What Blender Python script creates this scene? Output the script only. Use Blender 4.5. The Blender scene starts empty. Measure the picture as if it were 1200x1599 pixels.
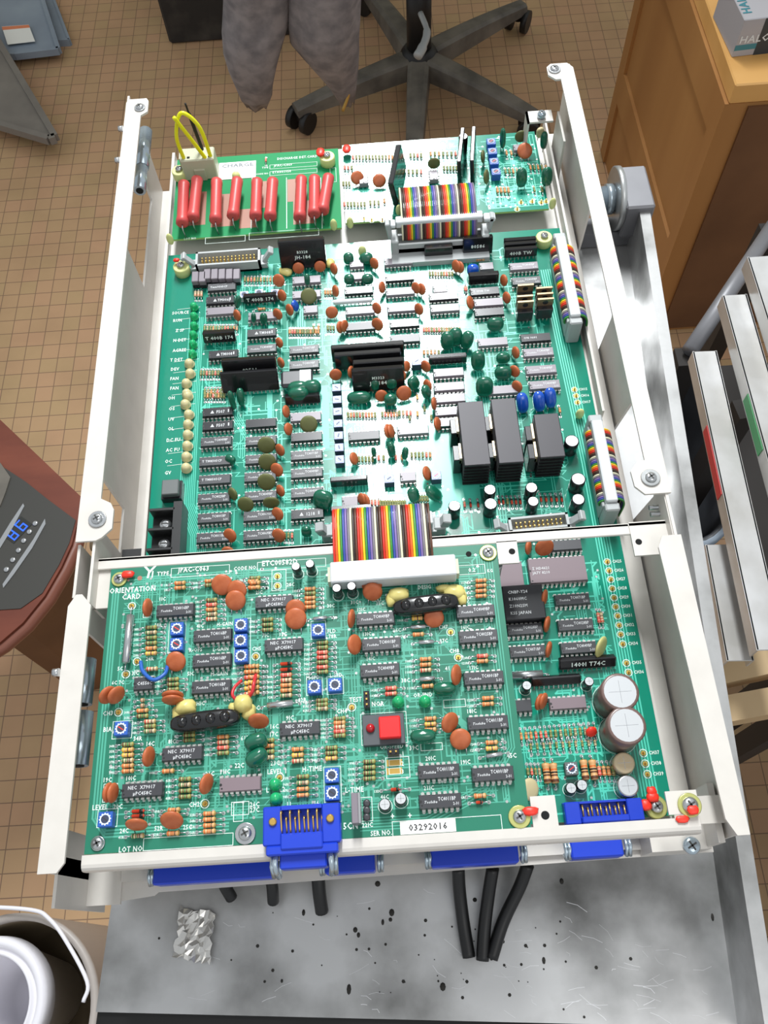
import bpy, math, random
from mathutils import Vector, Matrix, Euler

# ------------------------------------------------------------ camera, light
C = bpy.context.scene.collection
SC = bpy.context.scene
CAM_P = (144.40854, -46.86200, 449.21778)          # millimetres, main board = z 0
CAM_R = Matrix(((0.99768916, 0.06699066, 0.01134021),
                (-0.05494154, 0.89364077, -0.44540724),
                (-0.0399722, 0.44375492, 0.89525627)))
FPX = 1340.59719
S = 0.001
cd = bpy.data.cameras.new('camera'); cam = bpy.data.objects.new('camera', cd); C.objects.link(cam)
cam.matrix_world = Matrix.Translation(Vector(CAM_P) * S) @ CAM_R.to_4x4()
cd.sensor_fit = 'VERTICAL'; cd.sensor_height = 36.0; cd.lens = FPX / 1599 * 36
cd.clip_start = 0.02; cd.clip_end = 30
SC.camera = cam
SC.view_settings.view_transform = 'Standard'
SC.view_settings.look = 'None'
SC.view_settings.gamma = 1
SC.view_settings.use_curve_mapping = False
SC.view_settings.exposure = -0.2

w = bpy.data.worlds.new('room_light'); SC.world = w; w.use_nodes = True
bg = w.node_tree.nodes['Background']
bg.inputs[0].default_value = (0.93, 0.97, 1.0, 1); bg.inputs[1].default_value = 0.72

def area(name, loc, sx, sy, energy, col=(1, 1, 1), target=None):
    l = bpy.data.lights.new(name, 'AREA'); l.shape = 'RECTANGLE'; l.size = sx; l.size_y = sy
    l.energy = energy; l.color = col
    o = bpy.data.objects.new(name, l); C.objects.link(o); o.location = loc
    if target is not None:
        o.rotation_euler = (Vector(target) - Vector(loc)).to_track_quat('-Z', 'Y').to_euler()
    return o
cl = area('overhead_light', (0.20, 1.52, 1.55), 0.26, 1.1, 13.6, (0.96, 0.99, 1.0), (0.15, 0.35, 0)); cl.data.spread = 1.35
area('overhead_light', (0.75, -0.75, 1.6), 0.9, 0.9, 7, (1.0, 0.98, 0.95), (0.1, 0.2, 0))  # second lamp added as soft fill, no known fixture there

# ------------------------------------------------------------ projection of layout marks onto real heights
def W(px, py, z=0.0):
    d = CAM_R @ Vector(((px - 600) / FPX, -(py - 799.5) / FPX, -1.0))
    t = (z - CAM_P[2]) / d.z
    return (CAM_P[0] + t * d.x, CAM_P[1] + t * d.y)
REG = {'A': (250, 150, 3.871), 'B': (520, 180, 3.3333), 'C': (220, 370, 4), 'D': (490, 370, 5.217), 'E': (680, 350, 4.615),
       'F': (220, 610, 4), 'G': (490, 600, 5.217), 'H': (680, 580, 3.158), 'I': (140, 860, 4.615), 'J': (380, 860, 5),
       'K': (560, 850, 4.615), 'L': (770, 830, 3.871), 'M': (130, 1080, 4.444), 'N': (380, 1080, 5), 'O': (560, 1060, 4.615),
       'P': (780, 1050, 3.3333), 'Q': (780, 1100, 6.6667), 'T': (280, 400, 5.4545), 'U': (680, 420, 5), 'V': (500, 540, 5), 'X': (0, 0, 1)}
def WR(r, cx, cy, z=0.0):
    x0, y0, s = REG[r]
    return W(x0 + cx / s, y0 + cy / s, z)

# ------------------------------------------------------------ materials
def lin(c):
    return tuple(((v / 255) / 12.92 if v / 255 <= 0.04045 else ((v / 255 + 0.055) / 1.055) ** 2.4) for v in c) + (1,)
MT = {}
def mat(name, rgb, rough=0.5, metal=0.0, emit=0.0, trans=0.0, spec=0.5, coat=0.0, alpha=1.0):
    m = bpy.data.materials.new(name); m.use_nodes = True
    b = m.node_tree.nodes['Principled BSDF']
    b.inputs['Base Color'].default_value = lin(rgb)
    b.inputs['Roughness'].default_value = rough
    b.inputs['Metallic'].default_value = metal
    b.inputs['Specular IOR Level'].default_value = spec
    b.inputs['Transmission Weight'].default_value = trans
    b.inputs['Coat Weight'].default_value = coat
    b.inputs['Alpha'].default_value = alpha
    if emit:
        b.inputs['Emission Color'].default_value = lin(rgb); b.inputs['Emission Strength'].default_value = emit
    MT[name] = m
    return m
def noisy(name, c1, c2, scale, rough=0.5, metal=0.0, detail=4, lo=0.35, hi=0.65, stretch=(1, 1, 1), bump=0.0, r2=None, spec=0.5):
    m = mat(name, c1, rough, metal, spec=spec); nt = m.node_tree; b = nt.nodes['Principled BSDF']
    tc = nt.nodes.new('ShaderNodeTexCoord'); mp = nt.nodes.new('ShaderNodeMapping'); mp.inputs['Scale'].default_value = stretch
    n = nt.nodes.new('ShaderNodeTexNoise'); n.inputs['Scale'].default_value = scale; n.inputs['Detail'].default_value = detail
    r = nt.nodes.new('ShaderNodeValToRGB'); r.color_ramp.elements[0].position = lo; r.color_ramp.elements[1].position = hi
    r.color_ramp.elements[0].color = lin(c1); r.color_ramp.elements[1].color = lin(c2)
    nt.links.new(tc.outputs['Object'], mp.inputs[0]); nt.links.new(mp.outputs[0], n.inputs['Vector'])
    nt.links.new(n.outputs[0], r.inputs[0]); nt.links.new(r.outputs[0], b.inputs['Base Color'])
    if r2 is not None:
        mr = nt.nodes.new('ShaderNodeMapRange'); mr.inputs[1].default_value = lo; mr.inputs[2].default_value = hi
        mr.inputs[3].default_value = rough; mr.inputs[4].default_value = r2
        nt.links.new(n.outputs[0], mr.inputs[0]); nt.links.new(mr.outputs[0], b.inputs['Roughness'])
    if bump:
        bp = nt.nodes.new('ShaderNodeBump'); bp.inputs['Strength'].default_value = bump; bp.inputs['Distance'].default_value = 0.001
        nt.links.new(n.outputs[0], bp.inputs['Height']); nt.links.new(bp.outputs[0], b.inputs['Normal'])
    return m

def tile_floor():
    m = mat('floor_tile', (178, 132, 98), 0.55); nt = m.node_tree; b = nt.nodes['Principled BSDF']
    tc = nt.nodes.new('ShaderNodeTexCoord'); mp = nt.nodes.new('ShaderNodeMapping')
    mp.inputs['Rotation'].default_value = (0, 0, math.radians(0.5))
    br = nt.nodes.new('ShaderNodeTexBrick'); br.offset = 0; br.squash = 1
    br.inputs['Scale'].default_value = 1; br.inputs['Brick Width'].default_value = 0.0335; br.inputs['Row Height'].default_value = 0.0335
    br.inputs['Mortar Size'].default_value = 0.0011; br.inputs['Mortar Smooth'].default_value = 0.6; br.inputs['Bias'].default_value = 0
    br.inputs['Color1'].default_value = lin((196, 154, 118)); br.inputs['Color2'].default_value = lin((188, 156, 114)); br.inputs['Mortar'].default_value = lin((134, 106, 82))
    n = nt.nodes.new('ShaderNodeTexNoise'); n.inputs['Scale'].default_value = 9; n.inputs['Detail'].default_value = 5
    mx = nt.nodes.new('ShaderNodeMix'); mx.data_type = 'RGBA'; mx.blend_type = 'MULTIPLY'; mx.inputs[0].default_value = 0.5
    r = nt.nodes.new('ShaderNodeValToRGB'); r.color_ramp.elements[0].position = 0.3; r.color_ramp.elements[1].position = 0.6
    r.color_ramp.elements[0].color = (0.75, 0.74, 0.72, 1); r.color_ramp.elements[1].color = (1, 1, 1, 1)
    nt.links.new(tc.outputs['Object'], mp.inputs[0]); nt.links.new(mp.outputs[0], br.inputs['Vector'])
    nt.links.new(tc.outputs['Object'], n.inputs['Vector']); nt.links.new(n.outputs[0], r.inputs[0])
    nt.links.new(br.outputs['Color'], mx.inputs[6]); nt.links.new(r.outputs[0], mx.inputs[7]); nt.links.new(mx.outputs[2], b.inputs['Base Color'])
    return m
tile_floor()
noisy('wood', (150, 102, 54), (176, 128, 74), 6, 0.5, stretch=(1, 1, 0.12), lo=0.3, hi=0.7)
noisy('wood_top', (206, 154, 86), (222, 172, 104), 8, 0.45, stretch=(0.2, 1, 1))
noisy('wood_dark', (92, 60, 36), (112, 76, 48), 6, 0.6)
noisy('red_wood', (98, 44, 28), (120, 60, 40), 20, 0.45, stretch=(0.3, 1, 1))
noisy('bench_metal', (198, 198, 198), (104, 104, 102), 13, 0.3, 0.6, detail=15, lo=0.42, hi=0.7, r2=0.6, bump=0.25)
noisy('zinc', (190, 192, 192), (150, 152, 152), 30, 0.32, 0.7)
noisy('cream_paint', (208, 203, 196), (199, 194, 187), 60, 0.38, lo=0.4, hi=0.8)
noisy('denim', (142, 138, 140), (108, 106, 110), 35, 0.95, bump=0.3)
noisy('panel_grey', (146, 158, 170), (130, 142, 156), 8, 0.5); noisy('steel_grey', (132, 132, 136), (112, 112, 116), 12, 0.45, 0.3)
noisy('panel_brown', (132, 126, 118), (116, 110, 104), 12, 0.5)
noisy('dusty_black', (34, 33, 32), (70, 66, 60), 18, 0.6, lo=0.45, hi=0.85)
noisy('chair_grey', (118, 112, 102), (80, 76, 70), 16, 0.6)
noisy('rail', (206, 206, 206), (178, 176, 172), 20, 0.35, 0.4)
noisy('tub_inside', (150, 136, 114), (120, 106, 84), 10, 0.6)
noisy('bin_grey', (70, 72, 76), (46, 46, 50), 12, 0.4)
mat('pcb_main', (16, 132, 108), 0.16, spec=0.6, coat=0.4); MT['pcb_main'].node_tree.nodes['Principled BSDF'].inputs['Coat Roughness'].default_value = 0.12
mat('trace_main', (74, 198, 172), 0.34, spec=0.5, coat=0.12); MT['trace_main'].node_tree.nodes['Principled BSDF'].inputs['Coat Roughness'].default_value = 0.12
mat('pcb_card', (34, 116, 92), 0.4, spec=0.4); mat('trace_card', (78, 166, 142), 0.4, spec=0.4)
mat('pcb_charge', (34, 140, 86), 0.6, spec=0.2); mat('bare_board', (164, 112, 92), 0.5)
mat('pcb_edge', (150, 190, 110), 0.5)
mat('silk', (226, 240, 232), 0.7, spec=0.2)
mat('solder', (208, 214, 210), 0.25, 0.8)
mat('gold', (214, 176, 96), 0.3, 0.8)
mat('pin', (206, 206, 200), 0.3, 0.7)
mat('lead', (196, 198, 200), 0.25, 0.85)
mat('chip', (60, 60, 64), 0.36); mat('chip_dark', (32, 32, 36), 0.26); mat('chip_grey', (128, 120, 128), 0.34); mat('chip_ceramic', (124, 108, 114), 0.5)
mat('chip_text', (200, 202, 204), 0.6)
noisy('disc_brown', (172, 86, 46), (186, 100, 58), 300, 0.45); mat('disc_olive', (96, 100, 56), 0.5); mat('disc_pale', (190, 186, 120), 0.5); mat('disc_beige', (206, 192, 150), 0.5)
mat('film_green', (20, 98, 74), 0.18, coat=0.5); mat('film_blue', (26, 84, 190), 0.15, coat=0.6)
mat('sleeve', (34, 34, 36), 0.25); mat('sleeve_brown', (112, 90, 84), 0.3); mat('can_top', (232, 234, 236), 0.22, 0.6); mat('can_tan', (214, 194, 160), 0.35, 0.2)
mat('res_tan', (214, 164, 110), 0.5); mat('res_green', (150, 158, 98), 0.45); mat('res_beige', (206, 186, 150), 0.5)
mat('band_orange', (206, 104, 40), 0.5); mat('band_brown', (96, 56, 34), 0.5); mat('band_green', (40, 110, 50), 0.5); mat('band_red', (196, 50, 36), 0.5); mat('band_black', (30, 28, 26), 0.5); mat('band_yellow', (226, 190, 60), 0.5); mat('band_gold', (170, 140, 60), 0.4, 0.4)
mat('res_red_body', (226, 130, 112), 0.35); mat('diode_red', (206, 70, 44), 0.2)
mat('ceramic_red', (196, 74, 72), 0.4)
mat('trim_blue', (44, 92, 178), 0.4); mat('trim_lilac', (150, 160, 206), 0.4); mat('trim_dark', (52, 60, 84), 0.5); mat('trim_ring', (214, 226, 244), 0.5)
mat('led_green', (40, 190, 120), 0.15, trans=0.25); mat('rack_dark', (34, 29, 26), 0.7); mat('led_cream', (206, 196, 150), 0.25); mat('led_red', (170, 26, 34), 0.15)
mat('button_red', (226, 30, 32), 0.35); mat('switch_grey', (74, 78, 82), 0.45)
mat('module_black', (22, 22, 24), 0.22, coat=0.3); mat('glue', (214, 200, 122), 0.35)
mat('heatsink', (52, 50, 54), 0.45, 0.3); mat('fin_black', (20, 20, 22), 0.5)
mat('conn_grey', (172, 176, 176), 0.45); mat('conn_light', (214, 218, 220), 0.4); mat('conn_dark', (96, 100, 100), 0.5)
mat('conn_blue', (24, 60, 190), 0.35); mat('nylon', (216, 220, 150), 0.4, spec=0.4); mat('nylon_clear', (206, 206, 180), 0.35, trans=0.2)
mat('terminal_black', (26, 27, 28), 0.4)
mat('steel', (190, 192, 194), 0.25, 0.85); mat('chrome', (176, 190, 200), 0.2, 0.65); mat('zinc_yellow', (206, 206, 130), 0.3, 0.7); mat('screw_dark', (60, 60, 58), 0.5)
mat('paint_red', (240, 52, 34), 0.4); mat('wire_blue', (36, 92, 176), 0.35); mat('wire_red', (196, 44, 50), 0.35); mat('wire_yellow', (226, 226, 20), 0.35)
mat('cable_black', (18, 18, 19), 0.45); mat('sticker', (236, 236, 230), 0.5); mat('ink', (50, 50, 54), 0.6); mat('ink_grey', (110, 116, 124), 0.6)
mat('tab_brass', (150, 128, 100), 0.35, 0.6); mat('hole', (12, 13, 13), 0.9)
mat('foil', (214, 212, 208), 0.25, 0.6); mat('debris', (44, 42, 38), 0.8); mat('scratch', (222, 222, 224), 0.4, 0.3)
mat('white_plastic', (226, 224, 230), 0.35); mat('tub_rim', (168, 160, 154), 0.45)
mat('display_blue', (30, 80, 255), 0.4, emit=2.2); mat('display_dark', (40, 42, 40), 0.35); mat('panel_dark', (58, 57, 53), 0.5)
mat('box_teal', (60, 128, 140), 0.3); mat('box_silver', (170, 168, 172), 0.3); mat('box_dark', (50, 58, 64), 0.4); mat('label_red', (198, 50, 54), 0.5); mat('label_green', (60, 150, 90), 0.5); mat('label_orange', (220, 130, 90), 0.5)
mat('brass_zip', (190, 160, 90), 0.3, 0.7); mat('black_plastic', (24, 23, 23), 0.5); mat('baseboard', (200, 196, 170), 0.6); mat('pink', (220, 160, 210), 0.5)
mat('rubber', (20, 20, 20), 0.7); mat('wood_pale', (186, 160, 122), 0.6); mat('rim_brown', (126, 76, 60), 0.4)
RIB = {}
for nm, c in dict(k=(52, 38, 34), n=(92, 56, 40), r=(206, 46, 34), o=(226, 96, 40), y=(236, 200, 40), g=(60, 140, 60), b=(60, 80, 160), v=(128, 108, 166), s=(122, 116, 126), w=(226, 222, 190)).items():
    RIB[nm] = mat('ribbon_' + nm, c, 0.35)

# ------------------------------------------------------------ mesh builder (millimetres in, metres out)
class MB:
    k = 0
    def __init__(s): s.v = []; s.f = []; s.m = []; s.sm = []; s.mats = []
    def mi(s, name):
        if name not in s.mats: s.mats.append(name)
        return s.mats.index(name)
    def add(s, vs, fs, m, smooth=False, M=None):
        o = len(s.v)
        if M is not None: vs = [M @ Vector(v) for v in vs]
        s.v += [tuple(v) for v in vs]; k = s.mi(m)
        for f in fs: s.f.append(tuple(i + o for i in f)); s.m.append(k); s.sm.append(smooth)
        return s
    def box(s, x0, x1, y0, y1, z0, z1, m, M=None, ch=0.0):
        if ch <= 0:
            v = [(x0, y0, z0), (x1, y0, z0), (x1, y1, z0), (x0, y1, z0), (x0, y0, z1), (x1, y0, z1), (x1, y1, z1), (x0, y1, z1)]
            return s.add(v, [(0, 3, 2, 1), (4, 5, 6, 7), (0, 1, 5, 4), (1, 2, 6, 5), (2, 3, 7, 6), (3, 0, 4, 7)], m, False, M)
        c = min(ch, (x1 - x0) / 2.2, (y1 - y0) / 2.2, (z1 - z0) / 2.2); v = []
        for z, i in ((z0, c), (z0 + c, 0), (z1 - c, 0), (z1, c)):
            a, b_, p, q = x0 + i, x1 - i, y0 + i, y1 - i; k = 0 if i else c
            v += [(a + k, p, z), (b_ - k, p, z), (b_, p + k, z), (b_, q - k, z), (b_ - k, q, z), (a + k, q, z), (a, q - k, z), (a, p + k, z)]
        f = [tuple(range(7, -1, -1)), tuple(range(24, 32))]
        for r in range(3):
            for i in range(8): j = (i + 1) % 8; f.append((r * 8 + i, r * 8 + j, r * 8 + 8 + j, r * 8 + 8 + i))
        return s.add(v, f, m, False, M)
    def prism(s, pts, z0, z1, m, M=None):
        n = len(pts); a = sum(pts[i][0] * pts[(i + 1) % n][1] - pts[(i + 1) % n][0] * pts[i][1] for i in range(n))
        if a < 0: pts = pts[::-1]
        v = [(x, y, z0) for x, y in pts] + [(x, y, z1) for x, y in pts]
        f = [tuple(range(n - 1, -1, -1)), tuple(range(n, 2 * n))] + [(i, (i + 1) % n, n + (i + 1) % n, n + i) for i in range(n)]
        return s.add(v, f, m, False, M)
    def lathe(s, prof, m, seg=16, M=None, smooth=True, mats=None):
        v = []; 
        for r, z in prof:
            for i in range(seg): a = 2 * math.pi * i / seg; v.append((r * math.cos(a), r * math.sin(a), z))
        for k in range(len(prof) - 1):
            f = [(k * seg + i, k * seg + (i + 1) % seg, (k + 1) * seg + (i + 1) % seg, (k + 1) * seg + i) for i in range(seg)]
            if k == 0: base = len(s.v); s.add(v, f, mats[k] if mats else m, smooth, M)
            else:
                kk = s.mi(mats[k] if mats else m)
                for q in f: s.f.append(tuple(i + base for i in q)); s.m.append(kk); s.sm.append(smooth)
        k0 = s.mi(mats[0] if mats else m); k1 = s.mi(mats[-1] if mats else m)
        if prof[0][0] > 1e-4: s.f.append(tuple(base + i for i in range(seg - 1, -1, -1))); s.m.append(k0); s.sm.append(False)
        if prof[-1][0] > 1e-4: s.f.append(tuple(base + (len(prof) - 1) * seg + i for i in range(seg))); s.m.append(k1); s.sm.append(False)
        return s
    def cyl(s, p, q, r, m, seg=12, r2=None, smooth=True):
        p = Vector(p); q = Vector(q); d = q - p; M = Matrix.Translation(p) @ d.to_track_quat('Z', 'Y').to_matrix().to_4x4()
        return s.lathe([(r, 0), (r if r2 is None else r2, d.length)], m, seg, M, smooth)
    def ell(s, c, rx, ry, rz, m, n=2.0, seg=16, rings=9, M=None):
        v = []; f = []
        def sp(t, e): return math.copysign(abs(t) ** (2 / e), t)
        for j in range(rings):
            ph = -math.pi / 2 + math.pi * j / (rings - 1)
            for i in range(seg):
                a = 2 * math.pi * i / seg
                v.append((c[0] + rx * sp(math.cos(ph), n) * sp(math.cos(a), n), c[1] + ry * sp(math.cos(ph), n) * sp(math.sin(a), n), c[2] + rz * sp(math.sin(ph), n)))
        for j in range(rings - 1):
            for i in range(seg): f.append((j * seg + i, j * seg + (i + 1) % seg, (j + 1) * seg + (i + 1) % seg, (j + 1) * seg + i))
        return s.add(v, f, m, True, M)
    def tube(s, pts, r, m, seg=8, caps=True):
        pts = [Vector(p) for p in pts]; n = len(pts); v = []; up = None
        for i, p in enumerate(pts):
            t = (pts[min(i + 1, n - 1)] - pts[max(i - 1, 0)]).normalized()
            if up is None: up = Vector((0, 0, 1)) if abs(t.z) < 0.9 else Vector((1, 0, 0))
            a = t.cross(up).normalized(); b = a.cross(t).normalized(); up = b
            rr = r[i] if isinstance(r, (list, tuple)) else r
            for k in range(seg): th = 2 * math.pi * k / seg; v.append(p + a * rr * math.cos(th) + b * rr * math.sin(th))
        f = [(i * seg + k, i * seg + (k + 1) % seg, (i + 1) * seg + (k + 1) % seg, (i + 1) * seg + k) for i in range(n - 1) for k in range(seg)]
        f = [q[::-1] for q in f]
        if caps: f += [tuple(range(seg)), tuple((n - 1) * seg + k for k in range(seg - 1, -1, -1))]
        return s.add(v, f, m, True)
    def quadline(s, pts, w_, z, m):
        for (x0, y0), (x1, y1) in zip(pts, pts[1:]):
            dx, dy = x1 - x0, y1 - y0; l = math.hypot(dx, dy)
            if l < 1e-6: continue
            MB.k += 1; zz = z + (MB.k * 0.00037) % 0.03
            nx, ny = -dy / l * w_ / 2, dx / l * w_ / 2; ex, ey = dx / l * w_ / 2, dy / l * w_ / 2
            s.add([(x0 + nx - ex, y0 + ny - ey, zz), (x0 - nx - ex, y0 - ny - ey, zz), (x1 - nx + ex, y1 - ny + ey, zz), (x1 + nx + ex, y1 + ny + ey, zz)], [(0, 1, 2, 3)], m)
        return s
    def ring(s, x, y, r0, r1, z, m, seg=14):
        v = []
        for i in range(seg): a = 2 * math.pi * i / seg; v += [(x + r0 * math.cos(a), y + r0 * math.sin(a), z), (x + r1 * math.cos(a), y + r1 * math.sin(a), z)]
        return s.add(v, [(2 * i, 2 * i + 1, (2 * i + 3) % (2 * seg), (2 * i + 2) % (2 * seg)) for i in range(seg)], m)
    def disc(s, x, y, r, z, m, seg=8):
        return s.add([(x + r * math.cos(2 * math.pi * i / seg), y + r * math.sin(2 * math.pi * i / seg), z) for i in range(seg)], [tuple(range(seg))], m)
    def text(s, t, x, y, z, size, m, rot=0, align='L', M=None, sx=1.0, shear=0):
        vs, fs, wd = text_geo(t)
        ox = {'L': 0, 'C': -wd / 2, 'R': -wd}[align]; c, q = math.cos(rot), math.sin(rot)
        out = []
        for a, b in vs:
            a = (a + ox + shear * b) * size * sx; b = (b - 0.35) * size; out.append((x + a * c - b * q, y + a * q + b * c, z))
        return s.add(out, fs, m, False, M)
    def mesh(s, name):
        me = bpy.data.meshes.new(name)
        me.from_pydata([(a * S, b * S, c * S) for a, b, c in s.v], [], s.f)
        for n in s.mats: me.materials.append(MT[n])
        me.polygons.foreach_set('material_index', s.m); me.polygons.foreach_set('use_smooth', s.sm); me.update()
        return me
    def build(s, name, parent=None, loc=(0, 0, 0), rot=(0, 0, 0)):
        return link(name, s.mesh(name), parent, loc, rot)
TG = {}
def text_geo(t):
    if t in TG: return TG[t]
    cu = bpy.data.curves.new('lettering', 'FONT'); cu.body = t; cu.size = 1.0; cu.resolution_u = 1; cu.offset = 0.022; cu.space_character = 1.12
    o = bpy.data.objects.new('lettering', cu); C.objects.link(o)
    dg = bpy.context.evaluated_depsgraph_get(); me = o.evaluated_get(dg).to_mesh()
    vs = [(v.co.x, v.co.y) for v in me.vertices]; fs = [tuple(p.vertices) for p in me.polygons]
    wd = max([v[0] for v in vs] + [0.1])
    o.evaluated_get(dg).to_mesh_clear(); bpy.data.objects.remove(o); bpy.data.curves.remove(cu)
    TG[t] = (vs, fs, wd)
    return TG[t]
def link(name, data, parent=None, loc=(0, 0, 0), rot=(0, 0, 0)):
    o = bpy.data.objects.new(name, data); C.objects.link(o)
    if parent is not None: o.parent = parent
    o.location = (loc[0] * S, loc[1] * S, loc[2] * S); o.rotation_euler = rot
    return o
def thing(name, label, cat, loc=(0, 0, 0), rz=0, group=None):
    o = link(name, None, None, loc, (0, 0, rz)); o.empty_display_size = 0.01
    o['label'] = label; o['category'] = cat
    if group: o['group'] = group
    return o
def tag(o, label, cat, group=None):
    o['label'] = label; o['category'] = cat
    if group: o['group'] = group
    return o
CACHE = {}
def cached(key, fn):
    if key not in CACHE: CACHE[key] = fn().mesh(str(key[0]))
    return CACHE[key]

# ------------------------------------------------------------ setting
fl = MB().box(-2600, 2600, -1800, 2900, -920, -900, 'floor_tile').build('floor'); fl['kind'] = 'structure'
wl = MB().box(-2600, 2600, 2900, 2960, -900, 1600, 'baseboard').build('wall_back'); wl['kind'] = 'structure'
# ------------------------------------------------------------ component library (sizes in millimetres)
class Board:
    def __init__(s, root, z, pre=None):
        s.root = root; s.z = z; s.silk = MB(); s.tr = MB(); s.pad = MB(); s.res = []; s.used = []
    def put(s, name, me, x, y, dz=0, rot=(0, 0, 0), parent=None):
        l = s.root.location
        if parent is None: return link(name, me, s.root, (x - l.x / S, y - l.y / S, dz + s.z - l.z / S), rot)
        return link(name, me, parent, (x, y, dz), rot)

def chip_body(n, w_, L, h, m):
    def f():
        b = MB(); x = L / 2; y = w_ / 2; t = 0.35
        v = [(-x, -y, .9), (x, -y, .9), (x, y, .9), (-x, y, .9), (-x - .05, -y - .05, .9 + h / 2), (x + .05, -y - .05, .9 + h / 2), (x + .05, y + .05, .9 + h / 2), (-x - .05, y + .05, .9 + h / 2),
             (-x + t, -y + t, .9 + h), (x - t, -y + t, .9 + h), (x - t, y - t, .9 + h), (-x + t, y - t, .9 + h)]
        f_ = [(3, 2, 1, 0), (8, 9, 10, 11)]
        for k in (0, 4):
            for i in range(4): j = (i + 1) % 4; f_.append((k + i, k + j, k + 4 + j, k + 4 + i))
        b.add(v, f_, m)
        b.disc(-x + 1.3, -y + 1.5, 0.45, .92 + h, 'fin_black'); b.disc(-x + .75, 0, 0.7, .91 + h, 'fin_black')
        return b
    return f
def chip_pins(n, w_):
    def f():
        b = MB(); k = n // 2
        for i in range(k):
            x = (i - (k - 1) / 2) * 2.54
            for sgn in (-1, 1):
                y = sgn * w_ / 2; y2 = sgn * (w_ / 2 + .9)
                a, c = sorted((y, y2)); b.box(x - .75, x + .75, a, c, 2.2, 2.5, 'pin')
                a, c = sorted((y2 - sgn * .3, y2)); b.box(x - .7, x + .7, a, c, 1.2, 2.3, 'pin'); b.box(x - .3, x + .3, a, c, 0, 1.3, 'pin')
        return b
    return f
def ic(B, p, n=14, t=None, style='chip', w_=6.4, L=None, rot=0, h=3.4, sub=None):
    L = L or (19.2 if n in (14, 16) else n / 2 * 2.54 - .2)
    x, y = WR(p[0], p[1], p[2], B.z + h + .9)
    o = B.put('integrated_circuit', cached(('chip', n, w_, L, h, style), chip_body(n, w_, L, h, style)), x, y, 0, (0, 0, rot))
    B.put('pins', cached(('pins', n, w_), chip_pins(n, w_)), 0, 0, 0, parent=o)
    if t:
        def mk():
            b = MB(); z = .93 + h
            if t.startswith('TC'):
                b.text('Toshiba', -L / 2 + 2.2, -.3, z, 1.6, 'chip_text', sx=1.05, shear=.35); b.text(t, -.9, .8, z, 2.3, 'chip_text', sx=.72)
                b.text('2-31', L / 2 - 3.9, -1.5, z, 1.7, 'chip_text', sx=.8)
            elif t.startswith('uPC'):
                b.text('NEC  X79017', -L / 2 + 3, 1.1, z, 2.2, 'chip_text', sx=.9); b.text('\u00b5' + t[1:], -L / 2 + 5.5, -1.5, z, 2.2, 'chip_text', sx=.9)
            elif t.startswith('\u0394'):
                b.prism([(-4.5, -1.2), (-2.1, -1.2), (-3.3, 1.1)], z - .05, z, 'chip_text'); b.text(t[1:], -1.6, -.2, z, 3.0, 'chip_text', sx=.8); b.box(L / 2 - 3.2, L / 2 - 2.4, -.9, 1.3, z - .05, z, 'chip_text')
            else:
                ls = t.split('|'); k = len(ls)
                for i, q in enumerate(ls): b.text(q, -L / 2 + 2, ((k - 1) / 2 - i) * 2.6, z, 2.2, 'chip_text', sx=.9)
            return b
        B.put('marking', cached(('marking', t, L, h), mk), 0, 0, parent=o)
    # white pads and number strip printed on the board
    k = n // 2; l = B.root.location
    for i in range(k):
        for sg in (-1, 1):
            dx = (i - (k - 1) / 2) * 2.54; dy = sg * (w_ / 2 + .8)
            B.pad.disc(x + dx * math.cos(rot) - dy * math.sin(rot), y + dx * math.sin(rot) + dy * math.cos(rot), .85, 0.10, 'solder', 7)
    return o
def disc_mesh(D, t, m):
    def f():
        b = MB(); prof = []; R = D / 2
        for k in range(9): a = math.pi * k / 8; prof.append((R * math.sin(a) ** .55 if 0 < k < 8 else 0.01, -t / 2 * math.cos(a)))
        M = Matrix.Translation((0, 0, R + 2.2)) @ Matrix.Rotation(math.pi / 2, 4, 'X')
        b.lathe(prof, m, 22, M)
        for sg in (-1, 1): b.tube([(sg * 2.4, 0, 0), (sg * 2.4, 0, 2.2), (sg * R * .45, 0, 2.2 + R * .25)], .32, 'lead', 6)
        return b
    return f
def disc(B, p, D=9, az=0, tilt=20, m='disc_brown', t=2.6, name='ceramic_capacitor'):
    # az: compass of the face (0 = faces the near edge), tilt: degrees leaned back
    R = Euler((-math.radians(tilt), 0, math.radians(az)), 'XYZ').to_matrix(); c = R @ Vector((0, 0, D / 2 + 2.2))
    x, y = WR(p[0], p[1], p[2], B.z + c.z)
    return B.put(name, cached((name, D, t, m), disc_mesh(D, t, m)), x - c.x, y - c.y, 0, (-math.radians(tilt), 0, math.radians(az)))
def film(B, p, w_=9, h=8, t=4.5, az=0, tilt=15, m='film_green'):
    R = Euler((-math.radians(tilt), 0, math.radians(az)), 'XYZ').to_matrix(); c = R @ Vector((0, 0, h / 2 + 1.8))
    x, y = WR(p[0], p[1], p[2], B.z + c.z)
    def f():
        b = MB(); b.ell((0, 0, h / 2 + 1.8), w_ / 2, t / 2, h / 2, m, n=2.6, seg=20, rings=11)
        for sg in (-1, 1): b.tube([(sg * w_ * .3, 0, 0), (sg * w_ * .28, 0, 3)], .32, 'lead', 6)
        return b
    return B.put('film_capacitor', cached(('film', w_, h, t, m), f), x - c.x, y - c.y, 0, (-math.radians(tilt), 0, math.radians(az)))
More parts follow.
